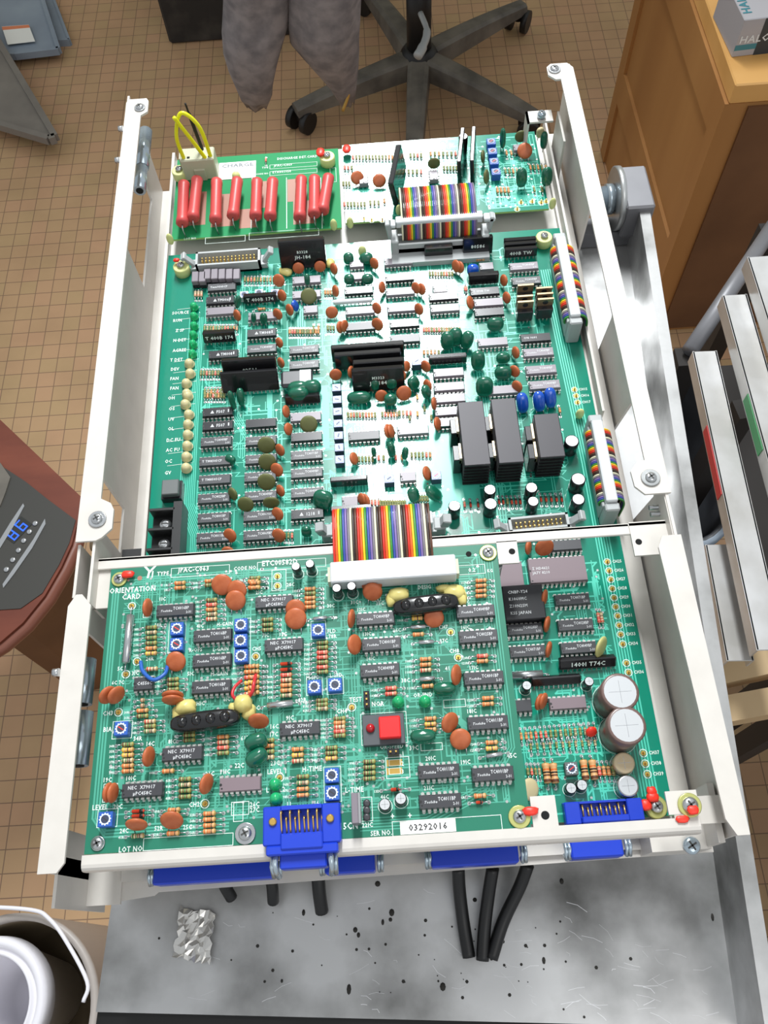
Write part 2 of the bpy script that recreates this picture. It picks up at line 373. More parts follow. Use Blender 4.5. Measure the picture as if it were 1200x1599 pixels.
def elec(B, p, D=6, h=11, sl='sleeve', top='can_top', ring=True, name='electrolytic_capacitor'):
    x, y = WR(p[0], p[1], p[2], B.z + h)
    def f():
        b = MB(); r = D / 2
        b.lathe([(r * .9, .3), (r, .6), (r, 1.6), (r * .93, 2.1), (r, 2.6), (r, h - .5), (r * .93, h - .05), (r * .84, h)], sl, 24)
        b.lathe([(r * .845, h), (r * .845, h + .04)], top, 24); b.box(-r * .6, r * .6, -.1, .1, h + .02, h + .06, 'steel'); b.box(-.1, .1, -r * .6, r * .6, h + .02, h + .06, 'steel')
        a0 = 1.0; b.add([((r + .03) * math.cos(a), (r + .03) * math.sin(a), z) for z in (2.8, h - .8) for a in [a0 + i * .12 for i in range(6)]], [(i, i + 1, i + 7, i + 6) for i in range(5)], 'chip_grey', True)
        for sg in (-1, 1): b.cyl((sg, 0, 0), (sg, 0, .6), .3, 'lead', 6)
        return b
    o = B.put(name, cached(('elec', D, h, sl, top), f), x, y)
    if ring: B.silk.ring(x, y, D / 2 + .35, D / 2 + .65, 0.13, 'silk', 24)
    return o
RS = {'o': ('res_tan', ['band_orange', 'band_orange', 'band_brown']), 'O': ('res_tan', ['band_brown', 'band_black', 'band_orange']), 'g': ('res_green', ['band_brown', 'band_green', 'band_brown']),
      'G': ('res_beige', ['band_green', 'band_brown', 'band_black']), 'y': ('res_tan', ['band_yellow', 'band_brown', 'band_yellow']), 'r': ('res_red_body', ['band_red', 'band_red', 'res_beige']), 'w': ('res_beige', ['band_red', 'res_beige', 'band_brown'])}
def res_mb(st, L, d, span, b=None, M=None):
    b = b or MB(); z = d / 2 + .6; r = d / 2
    Q = Matrix.Translation((-L / 2, 0, z)) @ Matrix.Rotation(math.pi / 2, 4, 'Y')
    if M is not None: Q = M @ Q
    if st == 'D':
        prof = [(.3, 0), (r * .8, .15), (r * .8, L * .62), (r * .82, L * .62), (r * .82, L * .9), (.3, L)]; ms = ['diode_red', 'diode_red', 'band_black', 'band_black', 'diode_red']
    elif st == 'S':
        prof = [(.3, -.6), (r * .6, -.2), (r, 0), (r, L), (r * .6, L + .2), (.3, L + .6)]; ms = ['lead', 'steel', 'steel', 'steel', 'lead']
    else:
        base, bd = RS[st]
        prof = [(.3, 0), (r * .8, .12), (r, .5), (r, L * .2), (r * .86, L * .26), (r * .86, L * .34), (r * .87, L * .42), (r * .87, L * .48), (r * .87, L * .56), (r * .87, L * .62), (r * .86, L * .7), (r * .86, L * .75), (r, L * .82), (r, L - .5), (r * .8, L - .12), (.3, L)]
        ms = [base, base, bd[0], base, base, bd[0], base, bd[1], base, bd[2], base, base, base, 'band_gold', base]
    b.lathe(prof, base if st in RS else 'steel', 10, Q, True, ms)
    T = (lambda v: tuple((M @ Vector(v)))) if M is not None else (lambda v: v)
    for sg in (-1, 1):
        b.tube([T((sg * L / 2, 0, z)), T((sg * (span / 2 - .3), 0, z)), T((sg * span / 2, 0, z - .5)), T((sg * span / 2, 0, 0))], .3, 'lead', 5)
        b.add([T((sg * span / 2 + .9 * math.cos(i * .9), .9 * math.sin(i * .9), .12)) for i in range(7)], [tuple(range(7))], 'solder')
    return b
def res(B, p, st='o', L=5.8, d=2.3, span=None, rot=0, name=None, num=None):
    if name is None: name = 'diode' if st == 'D' else ('tantalum_capacitor' if st == 'S' else 'resistor')
    x, y = WR(p[0], p[1], p[2], B.z + d); span = span or L + 6.5
    B.res.append((y, name, st, L, d, span, rot, x))
    if num: B.silk.text(num, x - math.cos(rot) * (span / 2 + .8) , y - math.sin(rot) * (span / 2 + .8), .14, 1.7, 'silk', rot, 'R', sx=.8)
def col(B, r, cx, ys, sts, L=5.8, d=2.2, num0=None, span=None):
    for i, s_ in enumerate(sts):
        y = ys[0] + (ys[1] - ys[0]) * (i / max(1, len(sts) - 1))
        res(B, (r, cx, y), s_, L, d, rot=0, num=(str(num0 + i) + 'R') if num0 is not None else None, span=span)
def row(B, r, x0, x1, y, sts, L=3.6, d=1.7, y2=None, span=None):
    for i, s_ in enumerate(sts):
        t = i / max(1, len(sts) - 1)
        res(B, (r, x0 + (x1 - x0) * t, y + ((y2 - y) * t if y2 is not None else 0)), s_, L, d, rot=math.pi / 2, span=span or L + 4.4)
def flush_res(B):
    l = B.root.location
    for nm in set(r[1] for r in B.res):
        rs = sorted([r for r in B.res if r[1] == nm]); one, rest = rs[:100], rs[100:]
        for (y, n_, st, L, d, span, rot, x) in one:
            B.put(n_, cached((n_, st, L, d, span), lambda: res_mb(st, L, d, span)), x, y, 0, (0, 0, rot))
        if rest:
            b = MB()
            for (y, n_, st, L, d, span, rot, x) in rest:
                res_mb(st, L, d, span, b, Matrix.Translation((x - l.x / S, y - l.y / S, 0)) @ Matrix.Rotation(rot, 4, 'Z'))
            o = b.build(nm + '_rows', B.root, (0, 0, B.z - l.z / S)); o['kind'] = 'stuff'
def trimmer(B, p, case='trim_blue', s_=6.4, h=5, ring='trim_ring', mark=None, turn=0.6):
    x, y = WR(p[0], p[1], p[2], B.z + h)
    def f():
        b = MB(); b.box(-s_ / 2, s_ / 2, -s_ / 2, s_ / 2, .3, h, case, ch=.3)
        for a, c in ((-2, 0), (2, 0), (0, 2)): b.cyl((a, c, 0), (a, c, .5), .3, 'lead', 6)
        return b
    def g():
        b = MB(); pts = []; R = s_ * .42
        if case == 'trim_dark': b.box(-s_ / 2 + .2, s_ / 2 - .2, -s_ / 2 + .2, s_ / 2 - .2, h - .02, h + .06, ring)
        for i in range(48): a = 2 * math.pi * i / 48; rr = R * (1.0 if (i % 4) < 2 else .84); pts.append((rr * math.cos(a), rr * math.sin(a)))
        b.prism(pts, h - .02, h + .25, 'trim_ring' if case == 'trim_dark' else ring); b.lathe([(R * .66, h + .25), (R * .66, h + .32)], 'trim_lilac' if case == 'trim_dark' else 'trim_dark', 20)
        M = Matrix.Rotation(turn, 4, 'Z'); b.box(-R * .55, R * .55, -.22, .22, h + .3, h + .36, mark or 'ink', M)
        return b
    o = B.put('trimmer', cached(('trim', s_, h, case), f), x, y)
    B.put('dial', cached(('dial', s_, h, ring, mark, turn), g), 0, 0, parent=o)
def led(B, p, m='led_green', D=5, h=6):
    x, y = WR(p[0], p[1], p[2], B.z + h)
    def f():
        b = MB(); r = D / 2
        b.lathe([(r * 1.12, 1), (r * 1.12, 1.9), (r, 2), (r, h - r), (r * .87, h - r * .5), (r * .5, h - r * .13), (0.01, h)], m, 18)
        for sg in (-1, 1): b.cyl((sg * 1.2, 0, 0), (sg * 1.2, 0, 1.2), .3, 'lead', 6)
        return b
    return B.put('led', cached(('led', D, h, m), f), x, y)
def screw(B, p, D=6, wash=9, m='steel', wm=None, h=3, stand=0, sm='nylon', sd=11):
    x, y = WR(p[0], p[1], p[2], B.z + h + stand)
    def f():
        b = MB(); z = stand
        if stand: b.lathe([(sd / 2 * .9, 0), (sd / 2, .5), (sd / 2, stand - .5), (sd / 2 * .9, stand)], sm, 24)
        if wash: b.lathe([(wash / 2, z), (wash / 2, z + .8), (wash / 2 - .3, z + 1)], wm or m, 24)
        b.lathe([(D / 2, z + .8), (D / 2, z + h * .6), (D / 2 * .75, z + h * .9), (D / 2 * .4, z + h)], m, 20)
        for k in range(2): b.box(-D * .3, D * .3, -.4, .4, z + h * .9, z + h + .12, 'screw_dark', Matrix.Rotation(.5 + k * math.pi / 2, 4, 'Z'))
        return b
    return B.put('screw', cached(('screw', D, wash, m, wm, h, stand, sm, sd), f), x, y)
def blob(B, p, rx, ry, rz, m='paint_red', dz=0, name='paint_mark', rot=0):
    x, y = WR(p[0], p[1], p[2], B.z + dz + rz)
    rnd = random.Random(int(p[1] * 7 + p[2])); b = MB(); b.ell((0, 0, rz), rx, ry, rz, m, 2.2, 14, 8)
    b.v = [(a * (1 + .22 * math.sin(5 * c_ + q * 3) * rnd.random()), c_ * (1 + .2 * math.cos(4 * a) * rnd.random()), q) for a, c_, q in b.v]
    return B.put(name, b.mesh(name), x, y, dz, (0, 0, rot))
def testpoint(B, p, lab=None):
    x, y = WR(p[0], p[1], p[2], B.z + .1)
    B.silk.ring(x, y, 1.7, 2.1, .13, 'silk', 18)
    if lab: B.silk.text(lab, x + 2.8, y, .14, 2.5, 'silk', 0, 'L', sx=.8)
    def f():
        b = MB(); b.lathe([(1.3, 0), (1.3, .2)], 'gold', 14); b.lathe([(.5, .2), (.45, 2.6)], 'gold', 8); return b
    B.put('test_point', cached(('tp',), f), x, y)
def sip(B, p, w_, h, t=4, tilt=8, txt=None, m='module_black', name='hybrid_module', az=0, pins=True, rows=None):
    R = Euler((-math.radians(tilt), 0, math.radians(az)), 'XYZ').to_matrix(); c = R @ Vector((0, -t / 2, h / 2 + 2))
    x, y = WR(p[0], p[1], p[2], B.z + c.z)
    def f():
        b = MB(); b.box(-w_ / 2, w_ / 2, -t / 2, t / 2, 2, h + 2, m, ch=.6); return b
    def g():
        b = MB(); n = int(w_ / 2.54)
        for i in range(n): q = (i - (n - 1) / 2) * 2.54; b.box(q - .3, q + .3, -.15, .15, -0.2, 2.2, 'pin')
        return b
    o = B.put(name, cached(('sip', w_, h, t, m), f), x - c.x, y - c.y, 0, (-math.radians(tilt), 0, math.radians(az)))
    if pins: B.put('pins', cached(('sippins', w_), g), 0, 0, parent=o)
    if txt:
        b = MB(); M = Matrix.Translation((0, -t / 2 - .06, h / 2 + 2)) @ Matrix.Rotation(math.pi / 2, 4, 'X'); ls = txt.split('|')
        for i, q in enumerate(ls): b.text(q, 0, ((len(ls) - 1) / 2 - i) * 3.6, 0, 2.6 if i < len(ls) - 1 else 3.4, 'silk', 0, 'C', M)
        B.put('marking', b.mesh('marking'), 0, 0, parent=o)
    return o
def header(B, x, y, L, rz=0, h=9, m='conn_grey', latch=True, name='connector_header', wd=9):
    b = MB(); w2 = wd / 2; l2 = L / 2
    b.box(-l2, l2, -w2, -w2 + 1.3, .3, h, m); b.box(-l2, l2, w2 - 1.3, w2, .3, h, m); b.box(-l2, -l2 + 1.5, -w2, w2, .3, h, m); b.box(l2 - 1.5, l2, -w2, w2, .3, h, m); b.box(-l2, l2, -w2, w2, .3, 2, m)
    b.box(-l2 - 4, -l2, -w2 * .7, w2 * .7, .3, 4, m); b.box(l2, l2 + 4, -w2 * .7, w2 * .7, .3, 4, m)
    o = B.put(name, b.mesh(name), x, y, 0, (0, 0, rz))
    p = MB(); n = int((L - 4) / 2.54)
    for i in range(n):
        for q in (-1.27, 1.27): xx = (i - (n - 1) / 2) * 2.54; p.box(xx - .32, xx + .32, q - .32, q + .32, 2, h - 1, 'gold')
    B.put('pins', p.mesh('pins'), 0, 0, parent=o)
    if latch:
        for sg in (-1, 1):
            q = MB(); M = Matrix.Translation((sg * (l2 + 1.5), 0, 3)) @ Matrix.Rotation(sg * .6, 4, 'Y')
            q.box(-1.2, 1.2, -2.2, 2.2, -1, h + 2, m, M, ch=.4); q.box(-1.8, 1.8, -3, 3, h + .5, h + 3, m, M, ch=.4); B.put('latch', q.mesh('latch'), 0, 0, parent=o)
    return o
SEQ = 'kroygbvsw'
COLS = ['n', 'r', 'o', 'y', 'g', 'b', 'v', 's', 'w', 'k']
def ribbon(root, path, across, n=40, pitch=1.27, r=.62, start=0, name='cable'):
    # path: list of points of the middle line (mm), across: unit direction of the wires
    b = MB(); a = Vector(across)
    for k in range(n):
        off = a * ((k - (n - 1) / 2) * pitch)
        b.tube([Vector(p) + off for p in path], r, 'ribbon_' + COLS[(k + start) % 10], 6, True)
    return b.build(name, root)
def traces(B, x0, x1, y0, y1, n, m, seed, wmin=.5, wmax=.9, holes=True):
    rnd = random.Random(seed); t = B.tr; g = 1.27
    for k in range(n):
        x = x0 + g * rnd.randrange(int((x1 - x0) / g)); y = y0 + g * rnd.randrange(int((y1 - y0) / g)); pts = [(x, y)]
        vert = rnd.random() < .55; wd = rnd.choice([wmin, wmin, wmax]); z = 0.04 + .0002 * k * 0.1
        for _ in range(rnd.randint(2, 5)):
            L = rnd.uniform(3, 22) * rnd.choice((-1, 1))
            nx, ny = (x, y + L) if vert else (x + L, y)
            nx = min(max(nx, x0), x1); ny = min(max(ny, y0), y1); pts.append((nx, ny)); x, y = nx, ny
            if rnd.random() < .6:
                j = rnd.choice((-1, 1)) * rnd.choice((1.27, 2.54)); j2 = rnd.choice((-1, 1)) * abs(j)
                nx = min(max(x + j, x0), x1); ny = min(max(y + j2, y0), y1); pts.append((nx, ny)); x, y = nx, ny
            if rnd.random() < .5: vert = not vert
        t.quadline(pts, wd, z, m)
        if holes and rnd.random() < .6: B.pad.disc(x, y, .7, .11, 'solder', 7)
def bus(B, pts, n, pitch, m, w_=.6):
    # n parallel tracks following a polyline
    for k in range(n):
        o = (k - (n - 1) / 2) * pitch; q = []
        for i, (x, y) in enumerate(pts):
            a = pts[max(i - 1, 0)]; c = pts[min(i + 1, len(pts) - 1)]; dx, dy = c[0] - a[0], c[1] - a[1]; l = math.hypot(dx, dy) or 1
            q.append((x - dy / l * o, y + dx / l * o))
        B.tr.quadline(q, w_, .042, m)
def finish(B):
    # tracks, pads and printed lettering are surface pattern of the board itself
    flush_res(B); l = B.root.location; b = B.plate
    for q in (B.tr, B.pad, B.silk):
        if q.v:
            o = len(b.v); b.v += q.v; mp = [b.mi(n) for n in q.mats]
            b.f += [tuple(i + o for i in f) for f in q.f]; b.m += [mp[k] for k in q.m]; b.sm += q.sm
    b.build('printed_board', B.root, (-l.x / S, -l.y / S, B.z - l.z / S))
def plate(B, pts, t, m, name='circuit_board', edge=None):
    b = B.plate = MB(); b.prism(pts, -t, 0, m)
    if edge:
        k = b.mi(edge)
        for i in range(2, len(b.m)): b.m[i] = k
def rect_silk(B, r, x0, y0, x1, y1, w_=.28):
    a = [WR(r, x0, y0, B.z), WR(r, x1, y0, B.z), WR(r, x1, y1, B.z), WR(r, x0, y1, B.z)]
    xs = [(a[0][0] + a[3][0]) / 2, (a[1][0] + a[2][0]) / 2]; ys = [(a[2][1] + a[3][1]) / 2, (a[0][1] + a[1][1]) / 2]
    B.silk.quadline([(xs[0], ys[0]), (xs[1], ys[0]), (xs[1], ys[1]), (xs[0], ys[1]), (xs[0], ys[0])], w_, .13, 'silk')
def label(B, r, cx, cy, t, size=3.0, align='C', rot=0, m='silk', sx=.8, z=.17):
    x, y = WR(r, cx, cy, B.z); B.silk.text(t, x, y, z, size, m, rot, align, sx=sx)
# ============================================================ work bench under the unit
bench = thing('work_bench', 'narrow scratched bare metal bench tray with raised lips carrying the electronics chassis', 'bench', (157, 177, -60), math.radians(-4.2))
b = MB(); b.box(-166, 164, -262, 268, -3, 0, 'bench_metal'); b.build('tray', bench)
b = MB(); b.box(162.5, 164, -262, 268, -3, 40, 'bench_metal'); b.box(164, 170, -262, 268, 38, 40, 'bench_metal'); b.build('side_lip', bench)
b = MB(); b.box(-166, 164, 266.5, 268, -3, 14, 'bench_metal'); b.build('end_lip', bench)
b = MB(); b.box(-166, 170, -275, -262, -22, -3, 'rubber'); b.build('dark_strip', bench)  # added dark strip, fills the dark band in front of the bench
for x, y in ((-150, -245), (148, -245), (-150, 250), (148, 250)):
    MB().box(x - 12, x + 12, y - 12, y + 12, -840, -3, 'panel_grey').build('leg', bench)
rnd = random.Random(5)
for i in range(26):
    x, y = rnd.uniform(-150, 150), rnd.uniform(-262, -200)
    if i < 12: x = rnd.uniform(-60, 60)
b = MB()
for px, py, r in ((878, 1376, 1.6), (610, 1436, 2), (545, 1545, 2), (474, 1425, 1.5), (612, 1425, 1.5), (555, 1452, 1.8), (560, 1460, 1.2), (598, 1440, 1.4), (692, 1541, 1.7), (1114, 1432, 1.5), (440, 1532, 1.2), (325, 1440, 1), (850, 1500, 1.4), (590, 1380, 2), (742, 1405, 1.8)):
    x, y = W(px, py, -59); c = math.cos(math.radians(4.2)); s_ = math.sin(math.radians(4.2)); dx, dy = x - 157, y - 177
    b.ell((dx * c - dy * s_, dx * s_ + dy * c, .3), r * rnd.uniform(.5, 1), r * rnd.uniform(.5, 1.3), .5, 'debris', seg=8, rings=5)
for i in range(70):
    x, y, a = rnd.uniform(-140, 160), rnd.uniform(-258, -195), rnd.uniform(-.9, .5); L = rnd.uniform(2, 13)
    if rnd.random() < .5: x, y = rnd.uniform(40, 150), rnd.uniform(-258, -225)
    x2 = max(-148, min(160, x + L * math.cos(a))); y2 = max(-261, min(260, y + L * math.sin(a)))
    b.quadline([(x, y), ((x + x2) / 2 + rnd.uniform(-1, 1), (y + y2) / 2 + rnd.uniform(-1, 1)), (x2, y2)], rnd.uniform(.1, .28), .05, 'scratch')
for i in range(60):
    x, y = rnd.gauss(20, 55), rnd.gauss(-232, 12)
    if -150 < x < 155 and -260 < y < -190: b.disc(x, y, rnd.uniform(.3, 1.0), .1 + i * .001, 'debris', 6)
o = b.build('dirt_specks', bench); o['kind'] = 'stuff'

# pivot with shaft and block at the far right end of the bench
x, y = W(985, 318, -25)
pv = thing('pivot_block', 'grey steel block with round shaft and disc at the far right corner of the bench', 'machine part', (x - 10, y + 8, -45))
MB().box(3, 24, -22, 20, 0, 30, 'steel_grey', ch=1.5).build('block', pv)
b = MB(); b.lathe([(22, 0), (23, .6), (23, 4), (22, 4.6)], 'zinc', 32, Matrix.Translation((-1, 0, 18)) @ Matrix.Rotation(math.pi / 2, 4, 'Y')); b.build('disc', pv)
b = MB(); b.cyl((-60, 0, 18), (0, 0, 18), 9.5, 'chrome', 24); b.lathe([(11, 0), (11, 5)], 'chrome', 24, Matrix.Translation((-7, 0, 18)) @ Matrix.Rotation(math.pi / 2, 4, 'Y')); b.build('shaft', pv)
MB().box(-22, 22, -16, 0, -14, 0, 'steel_grey').build('arm', pv)

# ============================================================ chassis
def WX(px, py, x):
    d = CAM_R @ Vector(((px - 600) / FPX, -(py - 799.5) / FPX, -1.0)); t = (x - CAM_P[0]) / d.x
    return (CAM_P[1] + t * d.y, CAM_P[2] + t * d.z)
ch = thing('sheet_metal_chassis', 'cream painted sheet metal chassis with two long flanged side walls holding the green boards', 'chassis', (135, 240, -20))
CP = 'cream_paint'
def cbuild(b, name): return b.build(name, ch, (-135, -240, 20))
# floor pan
b = MB(); b.box(-3.2, 284, -14, 489, -10, -8.6, CP); b.box(-20, -3.2, -12, 489, -38, -36.6, CP); b.box(-3.2, -1.2, -8, 489, -38, -.9, CP); b.box(273, 274.5, -8, 489, -10, -4, CP); cbuild(b, 'floor_pan')
for x_, y_ in ((20, 10), (250, 20), (60, 400), (262, 400)): b = MB(); b.box(x_ - 8, x_ + 8, y_ - 8, y_ + 8, -60, -10, 'rubber'); cbuild(b, 'spacer')
# left wall, built round its openings (y, z outline pieces on x = -20)
def wallx(x, t, pts, name, m=CP):
    b = MB(); M = Matrix(((0, 0, 1, x), (1, 0, 0, 0), (0, 1, 0, 0), (0, 0, 0, 1)))
    b.prism(pts, 0, t, m, M); return cbuild(b, name)
LX = -21.5
wallx(LX, 1.5, [(-12, -38), (489, -38), (489, -14), (-12, -14)], 'left_wall')
wallx(LX, 1.5, [(106, -14), (168, -14), (168, 24), (106, 24)], 'left_wall')
wallx(LX, 1.5, [(198, -14), (372, -14), (372, 49), (198, 49)], 'left_wall')
wallx(LX, 1.5, [(456, -14), (489, -14), (489, 49), (456, 49)], 'left_wall')
wallx(LX, 1.5, [(372, 40), (456, 40), (456, 49), (372, 49)], 'left_wall')
wallx(LX, 1.5, [(-12, -14), (8, -14), (8, 49), (-12, 49)], 'left_wall')
wallx(LX, 1.5, [(8, 36), (106, 36), (106, 49), (8, 49)], 'left_wall')
# left flanges (outline from above)
def poly(name, pts, z, t=1.5, m=CP):
    b = MB(); b.prism([W(x, y, z) for x, y in pts], z - t, z, m); return cbuild(b, name)
b = MB(); b.prism([(-21.5, 150), (-21.5, 481), (-19.5, 484), (-7.5, 484), (-6, 481), (-6, 470.5), (-10.5, 467), (-10.5, 171), (-5, 168), (-3, 164), (-3, 153), (-8, 148), (-11, 146.5), (-21.5, 146.5)], 48.5, 50, CP); cbuild(b, 'left_flange')
b = MB(); b.prism([(-21.5, -13), (-21.5, 111), (-18, 117), (-15, 117), (-10, 111), (-10, -9), (-13, -13)], 48.5, 50, CP); cbuild(b, 'left_flange')
b = MB(); b.box(-21.5, -20, 117, 146.5, 24, 46, CP); cbuild(b, 'left_wall')
# right wall with slanting cut-outs
RX = 285.5
wallx(RX, 1.5, [(-14, -38), (489, -38), (489, -18), (-14, -18)], 'right_wall')
wallx(RX, 1.5, [(378, -20), (489, -20), (489, 49), (376, 49), (374, 24)], 'right_wall')
wallx(RX, 1.5, [(232, -18), (292, -18), (286, 26), (300, 49), (214, 49), (223, 26)], 'right_wall')
wallx(RX, 1.5, [(-14, -18), (168, -18), (160, 30), (165, 49), (-14, 49)], 'right_wall')
wallx(RX, 1.5, [(160, 42), (380, 42), (380, 49), (160, 49)], 'right_wall')
b = MB(); b.prism([(288.5, 154), (288.5, 484), (285, 489), (273.5, 489), (270.5, 486), (270.5, 478), (275, 473), (278.5, 473), (278.5, 172), (275, 172), (270, 166), (270.5, 157), (275, 152), (288.5, 152)], 48.5, 50, CP); cbuild(b, 'right_flange')
b = MB(); b.prism([(288.5, -15), (288.5, 128), (279, 128), (276, 122), (279.5, -8), (283, -15)], 48.5, 50, CP); cbuild(b, 'right_flange')
# inner light strip seen along the right board edge
b = MB(); b.box(274.5, 276, 232, 489, -9, 6, CP); cbuild(b, 'inner_lip')
# cross bar between the walls carrying the raised card
b = MB(); b.box(-13, 289, 138.4, 139.9, 30, 41.4, CP); b.box(-12, 266, 133.6, 139.9, 39.9, 41.4, CP, ch=.4); b.box(266, 286, 121.5, 140.5, 39.9, 41.4, CP)
b.box(196.4, 207, 122, 134.5, 39.9, 41.4, CP); b.box(-13, 2, 113, 134, 37.8, 39.2, CP); b.box(285, 286.5, 122, 152, 30, 48, CP); b.box(-13, -11.5, 113, 150, 24, 48, CP)
cbuild(b, 'cross_bar')
b = MB(); 
for px, py in ((998, 846), (800, 861)): x, y = W(px, py, 41.5); b.disc(x, y, 1.7, 41.47, 'hole', 16)
cbuild(b, 'bar_hole')
# front bar
b = MB(); pr = [(-5.6, 40.2), (-5.6, 41.6), (-9.6, 41.6), (-11.0, 41.1), (-12.0, 40.0), (-12.4, 38.6), (-12.4, 34), (-11.3, 34), (-11.3, 38.6), (-10.4, 40.2)]
M = Matrix(((0, 0, 1, 0), (1, 0, 0, 0), (0, 1, 0, 0), (0, 0, 0, 1))); b.prism(pr, -5.5, 271, CP, M)
b.box(197.2, 208.5, -6, 7.5, 40, 41.4, CP); b.box(258, 272, -4, 6, 40, 41.4, CP)
cbuild(b, 'front_bar')
x, y = W(852, 1273, 41.5); MB().disc(x, y, 1.9, 41.48, 'hole', 16).build('bar_hole', ch, (-135, -240, 20))
# card support posts
for x_, y_ in ((2, 124), (196, 124), (4, 2), (194, 2)):
    b = MB(); b.cyl((x_, y_, 0.2), (x_, y_, 38), 3, 'steel', 12); cbuild(b, 'post')
# lower front plate, ears
b = MB(); b.prism([(-21, -4), (270, -4), (270, -17), (15, -19.5), (13, -21), (-20, -24)], -13, -11.5, CP); b.box(255, 291, -17, -3, -13, -11.5, CP); b.box(255, 283, -17, -4, -11.5, 12, CP); b.box(281, 284, -60 + 44, 10, -12, 30, CP)
cbuild(b, 'lower_front_plate')
b = MB(); b.box(-20, -3.2, -24, 10, -12, -10, CP); b.box(-21.5, -20, -26, -4, -38, 30, CP); cbuild(b, 'corner_lug')
b = MB(); b.box(-13, -3.6, 11, 112, -36, -12, 'black_plastic'); cbuild(b, 'recess_dark'); b = MB(); b.box(-16, -3.6, 150, 166, -36, -5, 'black_plastic'); cbuild(b, 'recess_dark')  # black boxes added to paint the dark of the wall recesses
# right corner tab
b = MB(); b.box(270, 286, -8, 4, 33, 34.4, CP); cbuild(b, 'corner_tab')
CB = Board(ch, 0.0)
CB.z = 50
screw(CB, ('X', 150, 808), 6, 9.5, 'steel', h=2.6)
screw(CB, ('X', 1018, 743), 6, 10, 'steel', 'zinc', h=2.6)
screw(CB, ('X', 217, 164), 5.5, 7.5, 'steel', h=2.4)
screw(CB, ('X', 867, 104), 6, 8.5, 'steel', h=2.4)
CB.z = 41.5
screw(CB, ('X', 1080, 1256), 7, 10.5, 'steel', 'zinc_yellow', h=3)
blob(CB, ('X', 1083, 1265), 2.6, 2.2, 1.0, dz=2.2); blob(CB, ('X', 1066, 1279), 3, 1.8, .7, dz=.1)
CB.z = 12
screw(CB, ('X', 1082, 1320), 8, 0, 'chrome', h=2.6)
x, y = W(843, 182, 30)
b = MB(); b.box(x - 9, x + 9, y - 5, y + 6, 28.5, 30, CP); b.box(x - 9, x - 7.5, y - 5, y + 6, -8, 30, CP); b.box(x + 13, x + 14.5, y - 26, y + 4, -8, 30, CP); cbuild(b, 'corner_bracket')
CB.z = 30; screw(CB, ('X', 847, 174), 6, 0, 'chrome', h=5)
CB.z = 44
# spring pins in the wall openings
for pts, r in ((((226, 205), (224, 262), 1), 4.6), (((224, 262), (216, 298), 1), 4.2), (((134, 1030), (130, 1100), 1), 4.8), (((130, 1112), (122, 1196), 1), 5)):
    ya, za = WX(pts[0][0], pts[0][1], -15); yb, zb = WX(pts[1][0], pts[1][1], -15)
    b = MB(); zm = (za + zb) / 2; zm = max(14, min(32, zm))
    (xa, ya), (xb, yb) = W(pts[0][0], pts[0][1], zm), W(pts[1][0], pts[1][1], zm)
    xm = (xa + xb) / 2; b.cyl((xm, ya, zm), (xm, yb, zm), r, 'chrome', 20); b.cyl((xm, yb - .1, zm), (xm, yb - .3, zm), r * .6, 'hole', 16); cbuild(b, 'hinge_pin')
for px, py in ((191, 201), (186, 250), (91, 1050)):
    y, z = WX(px, py, -22); b = MB(); b.cyl((-21.5, y, z), (-24.5, y, z), 2, 'steel', 12); cbuild(b, 'rivet')
b = MB(); x, y = W(147, 857, 30); b.cyl((x, y, 34), (x + 4, y, 34), 3, 'tab_brass', 14); cbuild(b, 'bolt')
b = MB(); x, y = W(1030, 797, 36)
for q in (-2, 2): b.cyl((x - 5, y + q, 36), (x + 6, y + q, 36), 1.4, 'steel', 10)
cbuild(b, 'bolt')
# dark inside of the chassis behind the openings
# ============================================================ main board
mb = thing('main_circuit_board', 'large teal main circuit board packed with chips, partly under the smaller raised card', 'circuit board', (0, 0, 0))
B = Board(mb, 0.0)
plate(B, [(0, 0), (272, 0), (272, 386.5), (0, 386.5)], 1.6, 'pcb_main', edge='pcb_edge')
traces(B, 28, 250, 150, 372, 520, 'trace_main', 11)
traces(B, 200, 256, 4, 140, 120, 'trace_main', 12)
bus(B, [(22, 330), (22, 190), (30, 170), (30, 145)], 9, 1.1, 'trace_main', .5); bus(B, [(258, 350), (262, 200), (262, 10)], 6, 1.5, 'trace_main', .8)
bus(B, [(50, 372), (50, 250), (60, 230), (60, 160)], 5, 1.2, 'trace_main', .5); bus(B, [(206, 300), (206, 150)], 5, 1.6, 'trace_main', .8); bus(B, [(92, 370), (92, 160)], 4, 1.5, 'trace_main', .8)
bus(B, [(126, 372), (126, 150)], 4, 2, 'trace_main', 1.2); bus(B, [(170, 372), (170, 190)], 3, 2.2, 'trace_main', 1.3)
B.tr.box(160, 196, 175, 232, .045, .05, 'trace_main'); B.tr.box(100, 108, 222, 268, .045, .05, 'trace_main')
for x in (70, 112, 150): B.tr.box(x, x + 3, 160, 372, .03, .04, 'trace_main')

